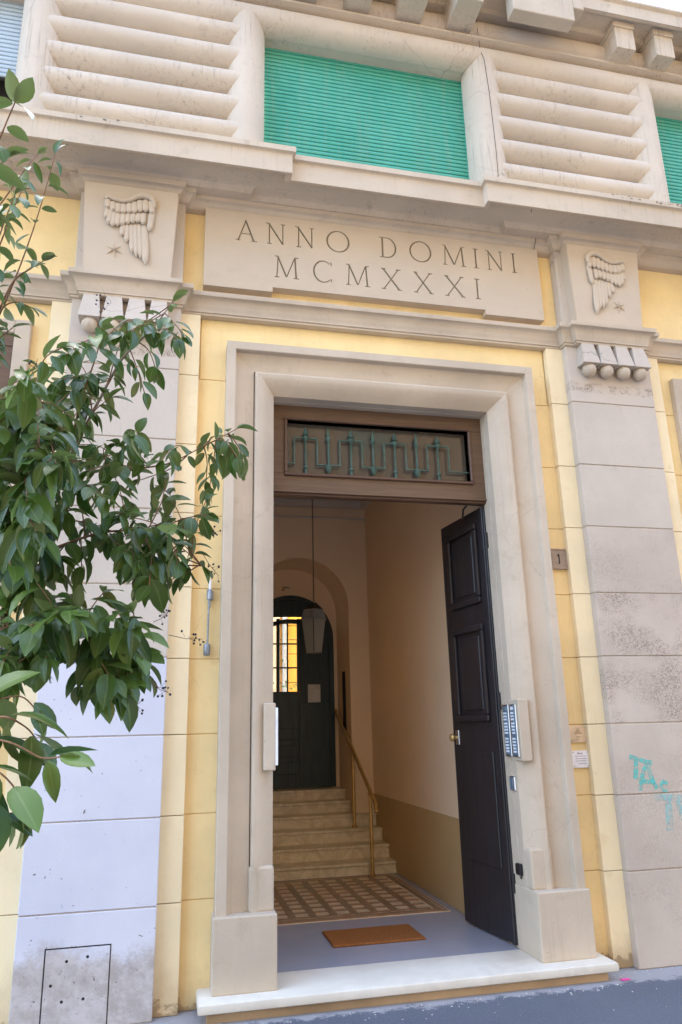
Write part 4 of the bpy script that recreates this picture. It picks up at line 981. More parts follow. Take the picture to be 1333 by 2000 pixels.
# ------------------------------------------------------------------ privet tree in the left foreground
TWIGS = [
 ([(-2.435,-2.505,1.520),(-2.224,-2.530,1.802),(-2.072,-2.643,2.060),(-1.950,-2.623,2.260),(-1.863,-2.592,2.446),(-1.784,-2.567,2.661),(-1.714,-2.535,2.856),(-1.617,-2.496,3.009),(-1.552,-2.493,3.128)], 0.011, 0.3),
 ([(-1.950,-2.623,2.260),(-1.811,-2.575,2.349),(-1.674,-2.528,2.443),(-1.541,-2.517,2.482),(-1.422,-2.514,2.556),(-1.312,-2.507,2.628)], 0.0052, 0.15),
 ([(-2.072,-2.643,2.060),(-1.897,-2.699,2.114),(-1.731,-2.655,2.194),(-1.579,-2.590,2.216),(-1.488,-2.547,2.178),(-1.418,-2.495,2.131)], 0.0052, 0.15),
 ([(-2.224,-2.530,1.802),(-1.950,-2.880,1.865),(-1.819,-2.910,1.862),(-1.710,-2.824,1.845),(-1.630,-2.723,1.805),(-1.572,-2.669,1.757)], 0.0052, 0.15),
 ([(-2.435,-2.505,1.520),(-1.992,-3.269,1.589),(-1.876,-3.406,1.597),(-1.790,-3.476,1.586),(-1.734,-3.481,1.558),(-1.700,-3.489,1.559)], 0.0036, 0.35),
 ([(-2.224,-2.530,1.802),(-2.298,-2.397,2.491),(-2.203,-2.424,2.868),(-2.131,-2.417,3.146),(-2.068,-2.451,3.392),(-2.029,-2.470,3.608),(-2.017,-2.458,3.738)], 0.0052, 0.35),
 ([(-2.298,-2.397,2.491),(-2.163,-3.067,2.843),(-2.017,-3.363,2.825),(-1.962,-3.406,2.928),(-1.936,-3.431,2.991),(-1.920,-3.447,3.031)], 0.0052, 0.38),
 ([(-2.163,-3.067,2.843),(-2.071,-3.206,2.880),(-2.011,-3.246,2.966),(-1.974,-3.269,3.016)], 0.0052, 0.15),
 ([(-2.298,-2.397,2.491),(-2.240,-2.479,2.721),(-2.170,-2.442,2.901),(-2.094,-2.479,2.968)], 0.0052, 0.15),
 ([(-2.203,-2.424,2.868),(-2.120,-2.469,3.135),(-2.051,-2.503,3.195),(-2.008,-2.521,3.220)], 0.0052, 0.15),
 ([(-2.072,-2.643,2.060),(-1.947,-2.920,2.176),(-1.900,-2.977,2.333),(-1.887,-2.968,2.473),(-1.927,-2.933,2.565)], 0.0052, 0.15),
 ([(-1.992,-3.269,1.589),(-1.887,-3.436,1.526),(-1.813,-3.512,1.544),(-1.768,-3.512,1.509),(-1.753,-3.503,1.465)], 0.0036, 0.15),
 ([(-1.876,-3.406,1.597),(-1.821,-3.429,1.632),(-1.773,-3.435,1.613),(-1.748,-3.432,1.584)], 0.0036, 0.15),
 ([(-2.203,-2.424,2.868),(-2.222,-2.401,3.166),(-2.174,-2.455,3.308),(-2.136,-2.462,3.484),(-2.113,-2.446,3.592)], 0.0052, 0.1),
 ([(-2.298,-2.397,2.491),(-2.215,-2.543,2.919),(-2.156,-2.616,3.116),(-2.111,-2.670,3.264),(-2.081,-2.701,3.346)], 0.0052, 0.15),
 ([(-1.992,-3.269,1.589),(-1.924,-3.305,1.656),(-1.864,-3.322,1.665),(-1.814,-3.284,1.676),(-1.781,-3.283,1.649)], 0.0036, 0.15),
 ([(-1.887,-3.436,1.526),(-1.837,-3.491,1.493),(-1.802,-3.497,1.484),(-1.783,-3.496,1.466)], 0.0036, 0.15),
 ([(-2.163,-3.067,2.843),(-2.169,-2.813,3.072),(-2.130,-2.680,3.314),(-2.072,-2.642,3.501),(-2.041,-2.622,3.589)], 0.0052, 0.12),
 ([(-2.203,-2.424,2.868),(-2.140,-2.484,3.021),(-2.089,-2.506,3.054),(-2.036,-2.513,3.036)], 0.0052, 0.15),
 ([(-1.863,-2.592,2.446),(-1.822,-2.658,2.635),(-1.780,-2.710,2.777),(-1.767,-2.736,2.856)], 0.0052, 0.15),
 ([(-2.225,-2.530,1.801),(-2.160,-2.515,1.832),(-2.077,-2.488,1.808)], 0.0028, 0),
 ([(-2.073,-2.642,2.059),(-2.002,-2.719,2.110),(-1.949,-2.786,2.137)], 0.0028, 0),
 ([(-2.116,-2.610,1.986),(-2.047,-2.736,2.005),(-1.978,-2.849,1.977)], 0.0028, 0),
 ([(-2.213,-2.539,1.821),(-2.086,-2.701,1.801),(-1.982,-2.852,1.763)], 0.0028, 0),
 ([(-2.155,-2.581,1.919),(-2.066,-2.691,1.927),(-1.956,-2.785,1.869)], 0.0028, 0),
 ([(-1.975,-2.626,2.221),(-1.888,-2.749,2.242),(-1.804,-2.854,2.204)], 0.0028, 0),
 ([(-1.999,-2.630,2.181),(-1.998,-2.600,2.289),(-2.024,-2.545,2.332)], 0.0028, 0),
 ([(-1.959,-2.624,2.246),(-1.958,-2.662,2.277),(-1.966,-2.699,2.313)], 0.0028, 0),
 ([(-1.986,-2.628,2.203),(-1.976,-2.610,2.277),(-1.944,-2.600,2.359)], 0.0028, 0),
 ([(-1.865,-2.592,2.442),(-1.809,-2.551,2.467),(-1.735,-2.516,2.500)], 0.0028, 0),
 ([(-1.876,-2.596,2.418),(-1.892,-2.612,2.379),(-1.911,-2.627,2.334)], 0.0028, 0),
 ([(-1.909,-2.607,2.349),(-1.797,-2.758,2.322),(-1.713,-2.885,2.239)], 0.0028, 0),
 ([(-1.922,-2.612,2.321),(-1.895,-2.732,2.334),(-1.870,-2.848,2.334)], 0.0028, 0),
 ([(-1.797,-2.571,2.625),(-1.820,-2.619,2.747),(-1.875,-2.639,2.795)], 0.0028, 0),
 ([(-1.846,-2.586,2.492),(-1.903,-2.540,2.533),(-1.972,-2.482,2.545)], 0.0028, 0),
 ([(-1.797,-2.571,2.626),(-1.832,-2.610,2.626),(-1.893,-2.646,2.632)], 0.0028, 0),
 ([(-1.847,-2.586,2.489),(-1.789,-2.640,2.594),(-1.734,-2.676,2.637)], 0.0028, 0),
 ([(-1.747,-2.549,2.764),(-1.793,-2.668,2.721),(-1.867,-2.771,2.649)], 0.0028, 0),
 ([(-1.757,-2.553,2.737),(-1.728,-2.609,2.839),(-1.711,-2.638,2.863)], 0.0028, 0),
 ([(-1.747,-2.549,2.764),(-1.856,-2.429,2.772),(-1.950,-2.299,2.738)], 0.0028, 0),
 ([(-1.775,-2.563,2.685),(-1.873,-2.457,2.712),(-1.972,-2.334,2.683)], 0.0028, 0),
 ([(-1.639,-2.504,2.975),(-1.576,-2.600,2.949),(-1.529,-2.677,2.872)], 0.0028, 0),
 ([(-1.680,-2.520,2.909),(-1.736,-2.483,2.981),(-1.760,-2.443,3.019)], 0.0028, 0),
 ([(-1.690,-2.524,2.894),(-1.667,-2.544,2.828),(-1.632,-2.553,2.721)], 0.0028, 0),
 ([(-1.663,-2.513,2.936),(-1.628,-2.496,2.914),(-1.602,-2.467,2.860)], 0.0028, 0),
 ([(-1.581,-2.494,3.076),(-1.530,-2.571,2.977),(-1.511,-2.647,2.898)], 0.0028, 0),
 ([(-1.584,-2.494,3.070),(-1.644,-2.594,2.963),(-1.713,-2.694,2.862)], 0.0028, 0),
 ([(-1.605,-2.495,3.030),(-1.707,-2.510,3.022),(-1.777,-2.511,2.942)], 0.0028, 0),
 ([(-1.565,-2.493,3.106),(-1.647,-2.385,3.094),(-1.751,-2.269,3.073)], 0.0028, 0),
 ([(-1.845,-2.586,2.328),(-1.897,-2.686,2.265),(-1.929,-2.783,2.175)], 0.0028, 0),
 ([(-1.949,-2.623,2.261),(-2.006,-2.576,2.204),(-2.043,-2.535,2.156)], 0.0028, 0),
 ([(-1.859,-2.591,2.319),(-1.897,-2.567,2.276),(-1.936,-2.530,2.191)], 0.0028, 0),
 ([(-1.811,-2.575,2.349),(-1.854,-2.547,2.469),(-1.935,-2.487,2.514)], 0.0028, 0),
 ([(-1.728,-2.546,2.406),(-1.749,-2.604,2.477),(-1.733,-2.652,2.484)], 0.0028, 0),
 ([(-1.761,-2.557,2.384),(-1.722,-2.477,2.395),(-1.682,-2.387,2.372)], 0.0028, 0),
 ([(-1.679,-2.530,2.440),(-1.767,-2.515,2.529),(-1.879,-2.472,2.544)], 0.0028, 0),
 ([(-1.731,-2.547,2.404),(-1.753,-2.469,2.494),(-1.745,-2.389,2.550)], 0.0028, 0),
 ([(-1.652,-2.526,2.449),(-1.704,-2.641,2.426),(-1.781,-2.739,2.364)], 0.0028, 0),
 ([(-1.605,-2.522,2.463),(-1.648,-2.593,2.489),(-1.700,-2.653,2.486)], 0.0028, 0),
 ([(-1.637,-2.525,2.454),(-1.655,-2.680,2.498),(-1.649,-2.816,2.461)], 0.0028, 0),
 ([(-1.654,-2.526,2.449),(-1.651,-2.477,2.583),(-1.665,-2.400,2.641)], 0.0028, 0),
 ([(-1.423,-2.514,2.556),(-1.382,-2.451,2.621),(-1.329,-2.379,2.649)], 0.0028, 0),
 ([(-1.425,-2.514,2.554),(-1.407,-2.410,2.531),(-1.406,-2.290,2.463)], 0.0028, 0),
 ([(-1.467,-2.515,2.528),(-1.518,-2.632,2.505),(-1.563,-2.730,2.413)], 0.0028, 0),
 ([(-1.472,-2.515,2.525),(-1.531,-2.494,2.473),(-1.631,-2.467,2.435)], 0.0028, 0),
 ([(-1.342,-2.509,2.609),(-1.318,-2.424,2.603),(-1.319,-2.326,2.572)], 0.0028, 0),
 ([(-1.383,-2.511,2.582),(-1.388,-2.487,2.507),(-1.399,-2.454,2.412)], 0.0028, 0),
 ([(-1.339,-2.509,2.611),(-1.290,-2.403,2.592),(-1.275,-2.289,2.576)], 0.0028, 0),
 ([(-1.418,-2.514,2.559),(-1.361,-2.563,2.562),(-1.313,-2.590,2.490)], 0.0028, 0),
 ([(-1.977,-2.673,2.090),(-1.946,-2.649,2.087),(-1.917,-2.618,2.067)], 0.0028, 0),
 ([(-1.942,-2.685,2.101),(-1.893,-2.818,2.114),(-1.865,-2.940,2.106)], 0.0028, 0),
 ([(-1.937,-2.686,2.102),(-1.898,-2.761,2.050),(-1.879,-2.820,1.963)], 0.0028, 0),
 ([(-1.958,-2.680,2.096),(-1.896,-2.696,2.093),(-1.852,-2.711,2.099)], 0.0028, 0),
 ([(-1.997,-2.667,2.083),(-2.058,-2.575,2.107),(-2.086,-2.470,2.059)], 0.0028, 0),
 ([(-1.936,-2.687,2.102),(-1.915,-2.667,2.110),(-1.861,-2.640,2.069)], 0.0028, 0),
 ([(-1.945,-2.684,2.100),(-1.948,-2.802,2.125),(-1.939,-2.919,2.137)], 0.0028, 0),
 ([(-2.008,-2.663,2.080),(-1.936,-2.661,2.024),(-1.893,-2.655,1.979)], 0.0028, 0),
 ([(-1.912,-2.694,2.110),(-1.979,-2.740,2.086),(-2.028,-2.779,2.027)], 0.0028, 0),
 ([(-1.743,-2.658,2.189),(-1.706,-2.730,2.226),(-1.660,-2.792,2.220)], 0.0028, 0),
 ([(-1.833,-2.681,2.145),(-1.857,-2.670,2.130),(-1.901,-2.647,2.089)], 0.0028, 0),
 ([(-1.759,-2.662,2.181),(-1.795,-2.617,2.237),(-1.859,-2.551,2.244)], 0.0028, 0),
 ([(-1.893,-2.698,2.116),(-1.943,-2.690,2.132),(-2.025,-2.669,2.133)], 0.0028, 0),
 ([(-1.765,-2.663,2.178),(-1.723,-2.618,2.200),(-1.644,-2.561,2.149)], 0.0028, 0),
 ([(-1.776,-2.666,2.173),(-1.761,-2.659,2.204),(-1.718,-2.656,2.228)], 0.0028, 0),
 ([(-1.791,-2.670,2.166),(-1.793,-2.605,2.134),(-1.797,-2.537,2.093)], 0.0028, 0),
 ([(-1.834,-2.681,2.145),(-1.884,-2.623,2.088),(-1.934,-2.555,2.003)], 0.0028, 0),
 ([(-1.779,-2.667,2.172),(-1.790,-2.729,2.254),(-1.823,-2.781,2.320)], 0.0028, 0),
 ([(-1.602,-2.599,2.213),(-1.559,-2.556,2.328),(-1.550,-2.501,2.431)], 0.0028, 0),
 ([(-1.653,-2.621,2.206),(-1.680,-2.682,2.310),(-1.697,-2.727,2.349)], 0.0028, 0),
 ([(-1.620,-2.607,2.211),(-1.570,-2.722,2.206),(-1.502,-2.830,2.164)], 0.0028, 0),
 ([(-1.688,-2.636,2.201),(-1.661,-2.709,2.199),(-1.607,-2.783,2.180)], 0.0028, 0),
 ([(-1.614,-2.604,2.211),(-1.592,-2.623,2.166),(-1.576,-2.643,2.128)], 0.0028, 0),
 ([(-1.726,-2.653,2.195),(-1.692,-2.739,2.150),(-1.642,-2.826,2.096)], 0.0028, 0),
 ([(-1.642,-2.616,2.208),(-1.642,-2.673,2.148),(-1.617,-2.735,2.084)], 0.0028, 0),
 ([(-1.685,-2.634,2.201),(-1.776,-2.641,2.221),(-1.847,-2.653,2.245)], 0.0028, 0),
 ([(-1.593,-2.595,2.215),(-1.636,-2.478,2.210),(-1.679,-2.341,2.140)], 0.0028, 0),
 ([(-1.575,-2.588,2.215),(-1.493,-2.663,2.244),(-1.414,-2.727,2.243)], 0.0028, 0),
 ([(-1.578,-2.590,2.216),(-1.632,-2.519,2.233),(-1.705,-2.437,2.228)], 0.0028, 0),
 ([(-1.565,-2.583,2.211),(-1.518,-2.659,2.160),(-1.499,-2.721,2.083)], 0.0028, 0),
 ([(-1.566,-2.583,2.211),(-1.550,-2.533,2.264),(-1.562,-2.477,2.319)], 0.0028, 0),
 ([(-1.572,-2.586,2.213),(-1.577,-2.682,2.124),(-1.579,-2.771,2.009)], 0.0028, 0),
 ([(-1.492,-2.549,2.180),(-1.562,-2.616,2.233),(-1.649,-2.668,2.244)], 0.0028, 0),
 ([(-1.530,-2.566,2.196),(-1.587,-2.496,2.248),(-1.630,-2.413,2.247)], 0.0028, 0),
 ([(-1.572,-2.587,2.214),(-1.600,-2.526,2.169),(-1.616,-2.462,2.107)], 0.0028, 0),
 ([(-1.570,-2.585,2.212),(-1.612,-2.465,2.206),(-1.684,-2.332,2.180)], 0.0028, 0),
 ([(-1.487,-2.546,2.178),(-1.542,-2.603,2.122),(-1.597,-2.650,2.035)], 0.0028, 0),
 ([(-1.422,-2.498,2.133),(-1.492,-2.560,2.191),(-1.581,-2.595,2.175)], 0.0028, 0),
 ([(-1.476,-2.537,2.170),(-1.567,-2.502,2.151),(-1.623,-2.456,2.072)], 0.0028, 0),
 ([(-1.423,-2.499,2.135),(-1.476,-2.456,2.109),(-1.551,-2.408,2.083)], 0.0028, 0),
 ([(-1.460,-2.526,2.160),(-1.489,-2.494,2.283),(-1.533,-2.454,2.388)], 0.0028, 0),
 ([(-1.487,-2.546,2.178),(-1.530,-2.504,2.155),(-1.541,-2.457,2.085)], 0.0028, 0),
 ([(-1.453,-2.521,2.154),(-1.447,-2.536,2.249),(-1.414,-2.556,2.338)], 0.0028, 0),
 ([(-1.425,-2.500,2.135),(-1.499,-2.506,2.158),(-1.543,-2.514,2.167)], 0.0028, 0),
 ([(-1.419,-2.496,2.131),(-1.517,-2.406,2.151),(-1.595,-2.323,2.183)], 0.0028, 0),
 ([(-2.047,-2.752,1.844),(-2.012,-2.834,1.808),(-1.982,-2.912,1.763)], 0.0028, 0),
 ([(-2.129,-2.647,1.825),(-2.088,-2.687,1.838),(-2.023,-2.735,1.861)], 0.0028, 0),
 ([(-1.993,-2.822,1.856),(-1.955,-2.948,1.814),(-1.890,-3.067,1.729)], 0.0028, 0),
 ([(-1.954,-2.876,1.864),(-1.878,-2.966,1.880),(-1.816,-3.050,1.888)], 0.0028, 0),
 ([(-2.062,-2.732,1.840),(-2.012,-2.811,1.800),(-1.967,-2.878,1.725)], 0.0028, 0),
 ([(-2.043,-2.757,1.845),(-1.939,-2.886,1.824),(-1.870,-3.003,1.789)], 0.0028, 0),
 ([(-2.012,-2.797,1.851),(-2.029,-2.698,1.923),(-2.070,-2.596,2.002)], 0.0028, 0),
 ([(-2.131,-2.645,1.824),(-2.075,-2.564,1.816),(-2.029,-2.475,1.786)], 0.0028, 0),
 ([(-1.973,-2.850,1.860),(-1.928,-2.785,1.884),(-1.872,-2.723,1.906)], 0.0028, 0),
 ([(-1.921,-2.887,1.864),(-1.956,-2.809,1.939),(-1.965,-2.737,2.014)], 0.0028, 0),
 ([(-1.918,-2.887,1.864),(-1.893,-3.009,1.807),(-1.888,-3.128,1.755)], 0.0028, 0),
 ([(-1.898,-2.892,1.863),(-1.920,-3.006,1.801),(-1.909,-3.130,1.749)], 0.0028, 0),
 ([(-1.888,-2.894,1.863),(-1.879,-2.797,1.856),(-1.893,-2.679,1.794)], 0.0028, 0),
 ([(-1.840,-2.905,1.862),(-1.842,-2.991,1.803),(-1.864,-3.077,1.761)], 0.0028, 0),
 ([(-1.924,-2.886,1.864),(-1.986,-2.807,1.935),(-2.018,-2.718,1.949)], 0.0028, 0),
 ([(-1.855,-2.902,1.862),(-1.891,-2.801,1.829),(-1.940,-2.678,1.734)], 0.0028, 0),
 ([(-1.859,-2.901,1.863),(-1.802,-3.049,1.883),(-1.732,-3.188,1.863)], 0.0028, 0),
 ([(-1.857,-2.901,1.862),(-1.824,-2.982,1.818),(-1.802,-3.061,1.774)], 0.0028, 0),
 ([(-1.780,-2.877,1.856),(-1.834,-2.883,1.944),(-1.869,-2.881,1.990)], 0.0028, 0),
 ([(-1.718,-2.830,1.846),(-1.758,-2.810,1.883),(-1.772,-2.800,1.932)], 0.0028, 0),
 ([(-1.772,-2.872,1.855),(-1.808,-3.005,1.869),(-1.840,-3.127,1.842)], 0.0028, 0),
 ([(-1.793,-2.888,1.858),(-1.767,-2.981,1.902),(-1.755,-3.056,1.899)], 0.0028, 0),
 ([(-1.790,-2.885,1.857),(-1.827,-2.804,1.914),(-1.897,-2.695,1.906)], 0.0028, 0),
 ([(-1.770,-2.870,1.854),(-1.785,-2.795,1.946),(-1.798,-2.705,1.987)], 0.0028, 0),
 ([(-1.760,-2.862,1.853),(-1.787,-2.846,1.908),(-1.832,-2.818,1.940)], 0.0028, 0),
 ([(-1.765,-2.866,1.853),(-1.715,-2.911,1.931),(-1.692,-2.935,1.957)], 0.0028, 0),
 ([(-1.735,-2.842,1.849),(-1.695,-2.921,1.788),(-1.653,-2.999,1.728)], 0.0028, 0),
 ([(-1.648,-2.745,1.814),(-1.647,-2.779,1.866),(-1.626,-2.812,1.895)], 0.0028, 0),
 ([(-1.665,-2.766,1.823),(-1.647,-2.888,1.853),(-1.600,-3.009,1.853)], 0.0028, 0),
 ([(-1.676,-2.780,1.828),(-1.739,-2.698,1.816),(-1.776,-2.623,1.809)], 0.0028, 0),
 ([(-1.666,-2.766,1.823),(-1.744,-2.844,1.857),(-1.792,-2.916,1.846)], 0.0028, 0),
 ([(-1.706,-2.819,1.843),(-1.737,-2.807,1.794),(-1.751,-2.792,1.725)], 0.0028, 0),
 ([(-1.703,-2.815,1.842),(-1.692,-2.908,1.873),(-1.659,-3.002,1.890)], 0.0028, 0),
 ([(-1.644,-2.740,1.812),(-1.641,-2.797,1.868),(-1.627,-2.841,1.870)], 0.0028, 0),
 ([(-1.707,-2.820,1.843),(-1.694,-2.915,1.777),(-1.673,-3.002,1.677)], 0.0028, 0),
 ([(-1.677,-2.781,1.829),(-1.644,-2.672,1.828),(-1.627,-2.556,1.817)], 0.0028, 0),
 ([(-1.573,-2.670,1.758),(-1.596,-2.723,1.811),(-1.625,-2.754,1.797)], 0.0028, 0),
 ([(-1.611,-2.705,1.789),(-1.630,-2.720,1.883),(-1.675,-2.720,1.947)], 0.0028, 0),
 ([(-1.618,-2.712,1.795),(-1.654,-2.704,1.788),(-1.665,-2.686,1.726)], 0.0028, 0),
 ([(-1.618,-2.712,1.795),(-1.649,-2.733,1.790),(-1.711,-2.744,1.773)], 0.0028, 0),
 ([(-1.590,-2.686,1.772),(-1.626,-2.816,1.751),(-1.634,-2.940,1.688)], 0.0028, 0),
 ([(-1.586,-2.682,1.769),(-1.605,-2.848,1.856),(-1.608,-3.003,1.896)], 0.0028, 0),
 ([(-1.612,-2.706,1.790),(-1.655,-2.806,1.778),(-1.704,-2.891,1.721)], 0.0028, 0),
 ([(-1.588,-2.684,1.771),(-1.614,-2.783,1.803),(-1.623,-2.881,1.823)], 0.0028, 0),
 ([(-1.614,-2.708,1.791),(-1.646,-2.828,1.754),(-1.644,-2.952,1.704)], 0.0028, 0),
 ([(-2.000,-2.801,2.129),(-1.952,-2.899,2.185),(-1.917,-2.994,2.244)], 0.0028, 0),
 ([(-1.963,-2.884,2.162),(-1.931,-2.994,2.086),(-1.895,-3.098,1.984)], 0.0028, 0),
 ([(-2.036,-2.721,2.096),(-2.010,-2.737,2.052),(-1.962,-2.754,1.994)], 0.0028, 0),
 ([(-2.041,-2.710,2.091),(-2.001,-2.749,2.065),(-1.937,-2.786,2.018)], 0.0028, 0),
 ([(-2.030,-2.734,2.101),(-2.004,-2.787,2.067),(-2.003,-2.828,2.013)], 0.0028, 0),
 ([(-1.994,-2.815,2.135),(-1.931,-2.830,2.151),(-1.897,-2.837,2.163)], 0.0028, 0),
 ([(-2.036,-2.720,2.095),(-1.977,-2.809,2.187),(-1.944,-2.871,2.211)], 0.0028, 0),
 ([(-1.950,-2.913,2.173),(-1.903,-3.003,2.141),(-1.868,-3.078,2.065)], 0.0028, 0),
 ([(-2.000,-2.799,2.129),(-1.954,-2.887,2.183),(-1.900,-2.976,2.238)], 0.0028, 0),
 ([(-1.952,-2.910,2.172),(-1.939,-2.911,2.221),(-1.925,-2.906,2.250)], 0.0028, 0),
 ([(-1.930,-2.941,2.234),(-1.951,-2.929,2.188),(-1.953,-2.909,2.096)], 0.0028, 0),
 ([(-1.932,-2.938,2.227),(-1.898,-3.046,2.173),(-1.838,-3.145,2.066)], 0.0028, 0),
 ([(-1.942,-2.926,2.192),(-1.940,-2.967,2.231),(-1.953,-2.996,2.243)], 0.0028, 0),
 ([(-1.940,-2.929,2.201),(-1.875,-3.087,2.227),(-1.800,-3.238,2.222)], 0.0028, 0),
 ([(-1.910,-2.966,2.301),(-1.938,-3.027,2.254),(-1.975,-3.077,2.171)], 0.0028, 0),
 ([(-1.931,-2.939,2.228),(-1.943,-2.899,2.343),(-1.957,-2.849,2.429)], 0.0028, 0),
 ([(-1.914,-2.960,2.287),(-1.997,-2.905,2.381),(-2.056,-2.844,2.441)], 0.0028, 0),
 ([(-1.916,-2.958,2.281),(-1.880,-3.087,2.194),(-1.850,-3.218,2.120)], 0.0028, 0),
 ([(-1.901,-2.976,2.329),(-1.845,-3.013,2.283),(-1.797,-3.039,2.206)], 0.0028, 0),
 ([(-1.903,-2.974,2.323),(-1.891,-2.950,2.371),(-1.850,-2.913,2.354)], 0.0028, 0),
 ([(-1.896,-2.975,2.373),(-1.895,-3.112,2.439),(-1.878,-3.233,2.436)], 0.0028, 0),
 ([(-1.893,-2.972,2.408),(-1.921,-3.024,2.379),(-1.965,-3.073,2.351)], 0.0028, 0),
 ([(-1.896,-2.975,2.372),(-1.940,-2.909,2.371),(-2.017,-2.824,2.331)], 0.0028, 0),
 ([(-1.891,-2.971,2.430),(-1.952,-3.069,2.437),(-1.983,-3.157,2.386)], 0.0028, 0),
 ([(-1.888,-2.969,2.464),(-1.873,-3.070,2.395),(-1.845,-3.156,2.269)], 0.0028, 0),
 ([(-1.893,-2.972,2.412),(-1.848,-3.040,2.348),(-1.788,-3.104,2.260)], 0.0028, 0),
 ([(-1.895,-2.974,2.384),(-1.861,-3.097,2.324),(-1.850,-3.204,2.230)], 0.0028, 0),
 ([(-1.899,-2.977,2.344),(-1.903,-2.854,2.330),(-1.885,-2.737,2.312)], 0.0028, 0),
 ([(-1.894,-2.973,2.400),(-1.962,-2.989,2.360),(-1.999,-3.006,2.299)], 0.0028, 0),
 ([(-1.892,-2.971,2.425),(-1.932,-2.880,2.490),(-2.002,-2.787,2.572)], 0.0028, 0),
 ([(-1.905,-2.953,2.513),(-1.871,-3.075,2.555),(-1.808,-3.188,2.538)], 0.0028, 0),
 ([(-1.892,-2.964,2.484),(-1.860,-2.923,2.494),(-1.812,-2.877,2.476)], 0.0028, 0),
 ([(-1.888,-2.968,2.474),(-1.839,-3.087,2.341),(-1.796,-3.207,2.218)], 0.0028, 0),
 ([(-1.925,-2.935,2.560),(-1.953,-2.999,2.519),(-2.000,-3.040,2.417)], 0.0028, 0),
 ([(-1.910,-2.948,2.526),(-1.886,-2.983,2.454),(-1.873,-3.016,2.384)], 0.0028, 0),
 ([(-1.923,-2.936,2.556),(-1.920,-2.988,2.524),(-1.929,-3.022,2.443)], 0.0028, 0),
 ([(-1.891,-2.965,2.483),(-1.869,-2.993,2.444),(-1.815,-3.020,2.378)], 0.0028, 0),
 ([(-1.903,-2.954,2.510),(-1.957,-2.832,2.495),(-1.993,-2.714,2.478)], 0.0028, 0),
 ([(-1.900,-2.957,2.502),(-1.923,-2.861,2.582),(-1.941,-2.771,2.677)], 0.0028, 0),
 ([(-1.896,-2.961,2.493),(-1.940,-3.032,2.423),(-1.965,-3.105,2.344)], 0.0028, 0),
 ([(-1.824,-2.654,2.625),(-1.820,-2.700,2.594),(-1.848,-2.720,2.501)], 0.0028, 0),
 ([(-1.795,-2.691,2.725),(-1.833,-2.747,2.632),(-1.875,-2.805,2.548)], 0.0028, 0),
 ([(-1.771,-2.727,2.830),(-1.810,-2.789,2.772),(-1.851,-2.844,2.693)], 0.0028, 0),
]

TB = (-2.50, -2.50, GZ)
tree = thing('privet_tree', 'dark green glossy-leaved privet reaching in from the left', 'tree', TB)
bm = bmesh.new(); bm_tube(bm, [(-2.62, -2.52, GZ-.05), (-2.58, -2.5, .5), (-2.52, -2.51, 1.0), (-2.435, -2.505, 1.52)], [.06, .05, .042, .03], 10); obj('trunk', bm, BARK, tree, 60)
def smooth_path(pts, n=4):
    P = [Vector(p) for p in pts]; out = []
    for i in range(len(P)-1):
        p0, p1, p2, p3 = P[max(i-1, 0)], P[i], P[i+1], P[min(i+2, len(P)-1)]
        for k in range(n):
            t = k/n; out.append(.5*((2*p1)+(p2-p0)*t+(2*p0-5*p1+4*p2-p3)*t*t+(3*p1-p0-3*p2+p3)*t**3))
    out.append(P[-1]); return out
def leaf_mesh(fold, droop, curl, wide):
    bm = bmesh.new(); n = 7; rows = []
    ws = [.03, .20, .29, .31, .26, .13, .0]; ts = [0, .14, .32, .5, .7, .88, 1.]
    for t, wd in zip(ts, ws):
        wd *= wide; y = t; z = -droop*t*t
        sh = curl*math.sin(t*3.1)
        if wd == 0: rows.append([bm.verts.new((sh, y, z))])
        else: rows.append([bm.verts.new((-wd+sh, y, z+fold*wd)), bm.verts.new((sh, y, z)), bm.verts.new((wd+sh, y, z+fold*wd))])
    for a, b in zip(rows, rows[1:]):
        if len(b) == 3:
            for j in (0, 1): bm.faces.new((a[j], a[j+1], b[j+1], b[j]))
        else:
            for j in (0, 1): bm.faces.new((a[j], a[j+1], b[0]))
    for f_ in bm.faces:
        if f_.normal.z < 0: f_.normal_flip()
    mids = [1. if abs(v.co.x-curl*math.sin(v.co.y*3.1)) < 1e-4 else 0. for v in bm.verts]
    me = bpy.data.meshes.new('leaf'); bm.to_mesh(me); bm.free()
    me.attributes.new('mid', 'FLOAT', 'POINT').data.foreach_set('value', mids)
    me.polygons.foreach_set('use_smooth', [True]*len(me.polygons)); me.materials.append(LEAFM); return me
LMS = [leaf_mesh(f_, d_, c_, w_) for f_, d_, c_, w_ in ((.35, .18, .02, .82), (.55, .30, -.03, .74), (.25, .10, .03, .90), (.75, .38, .02, .70), (.15, .30, -.05, .84), (.45, .45, .05, .62))]
leaves = []
rl = random.Random(5)
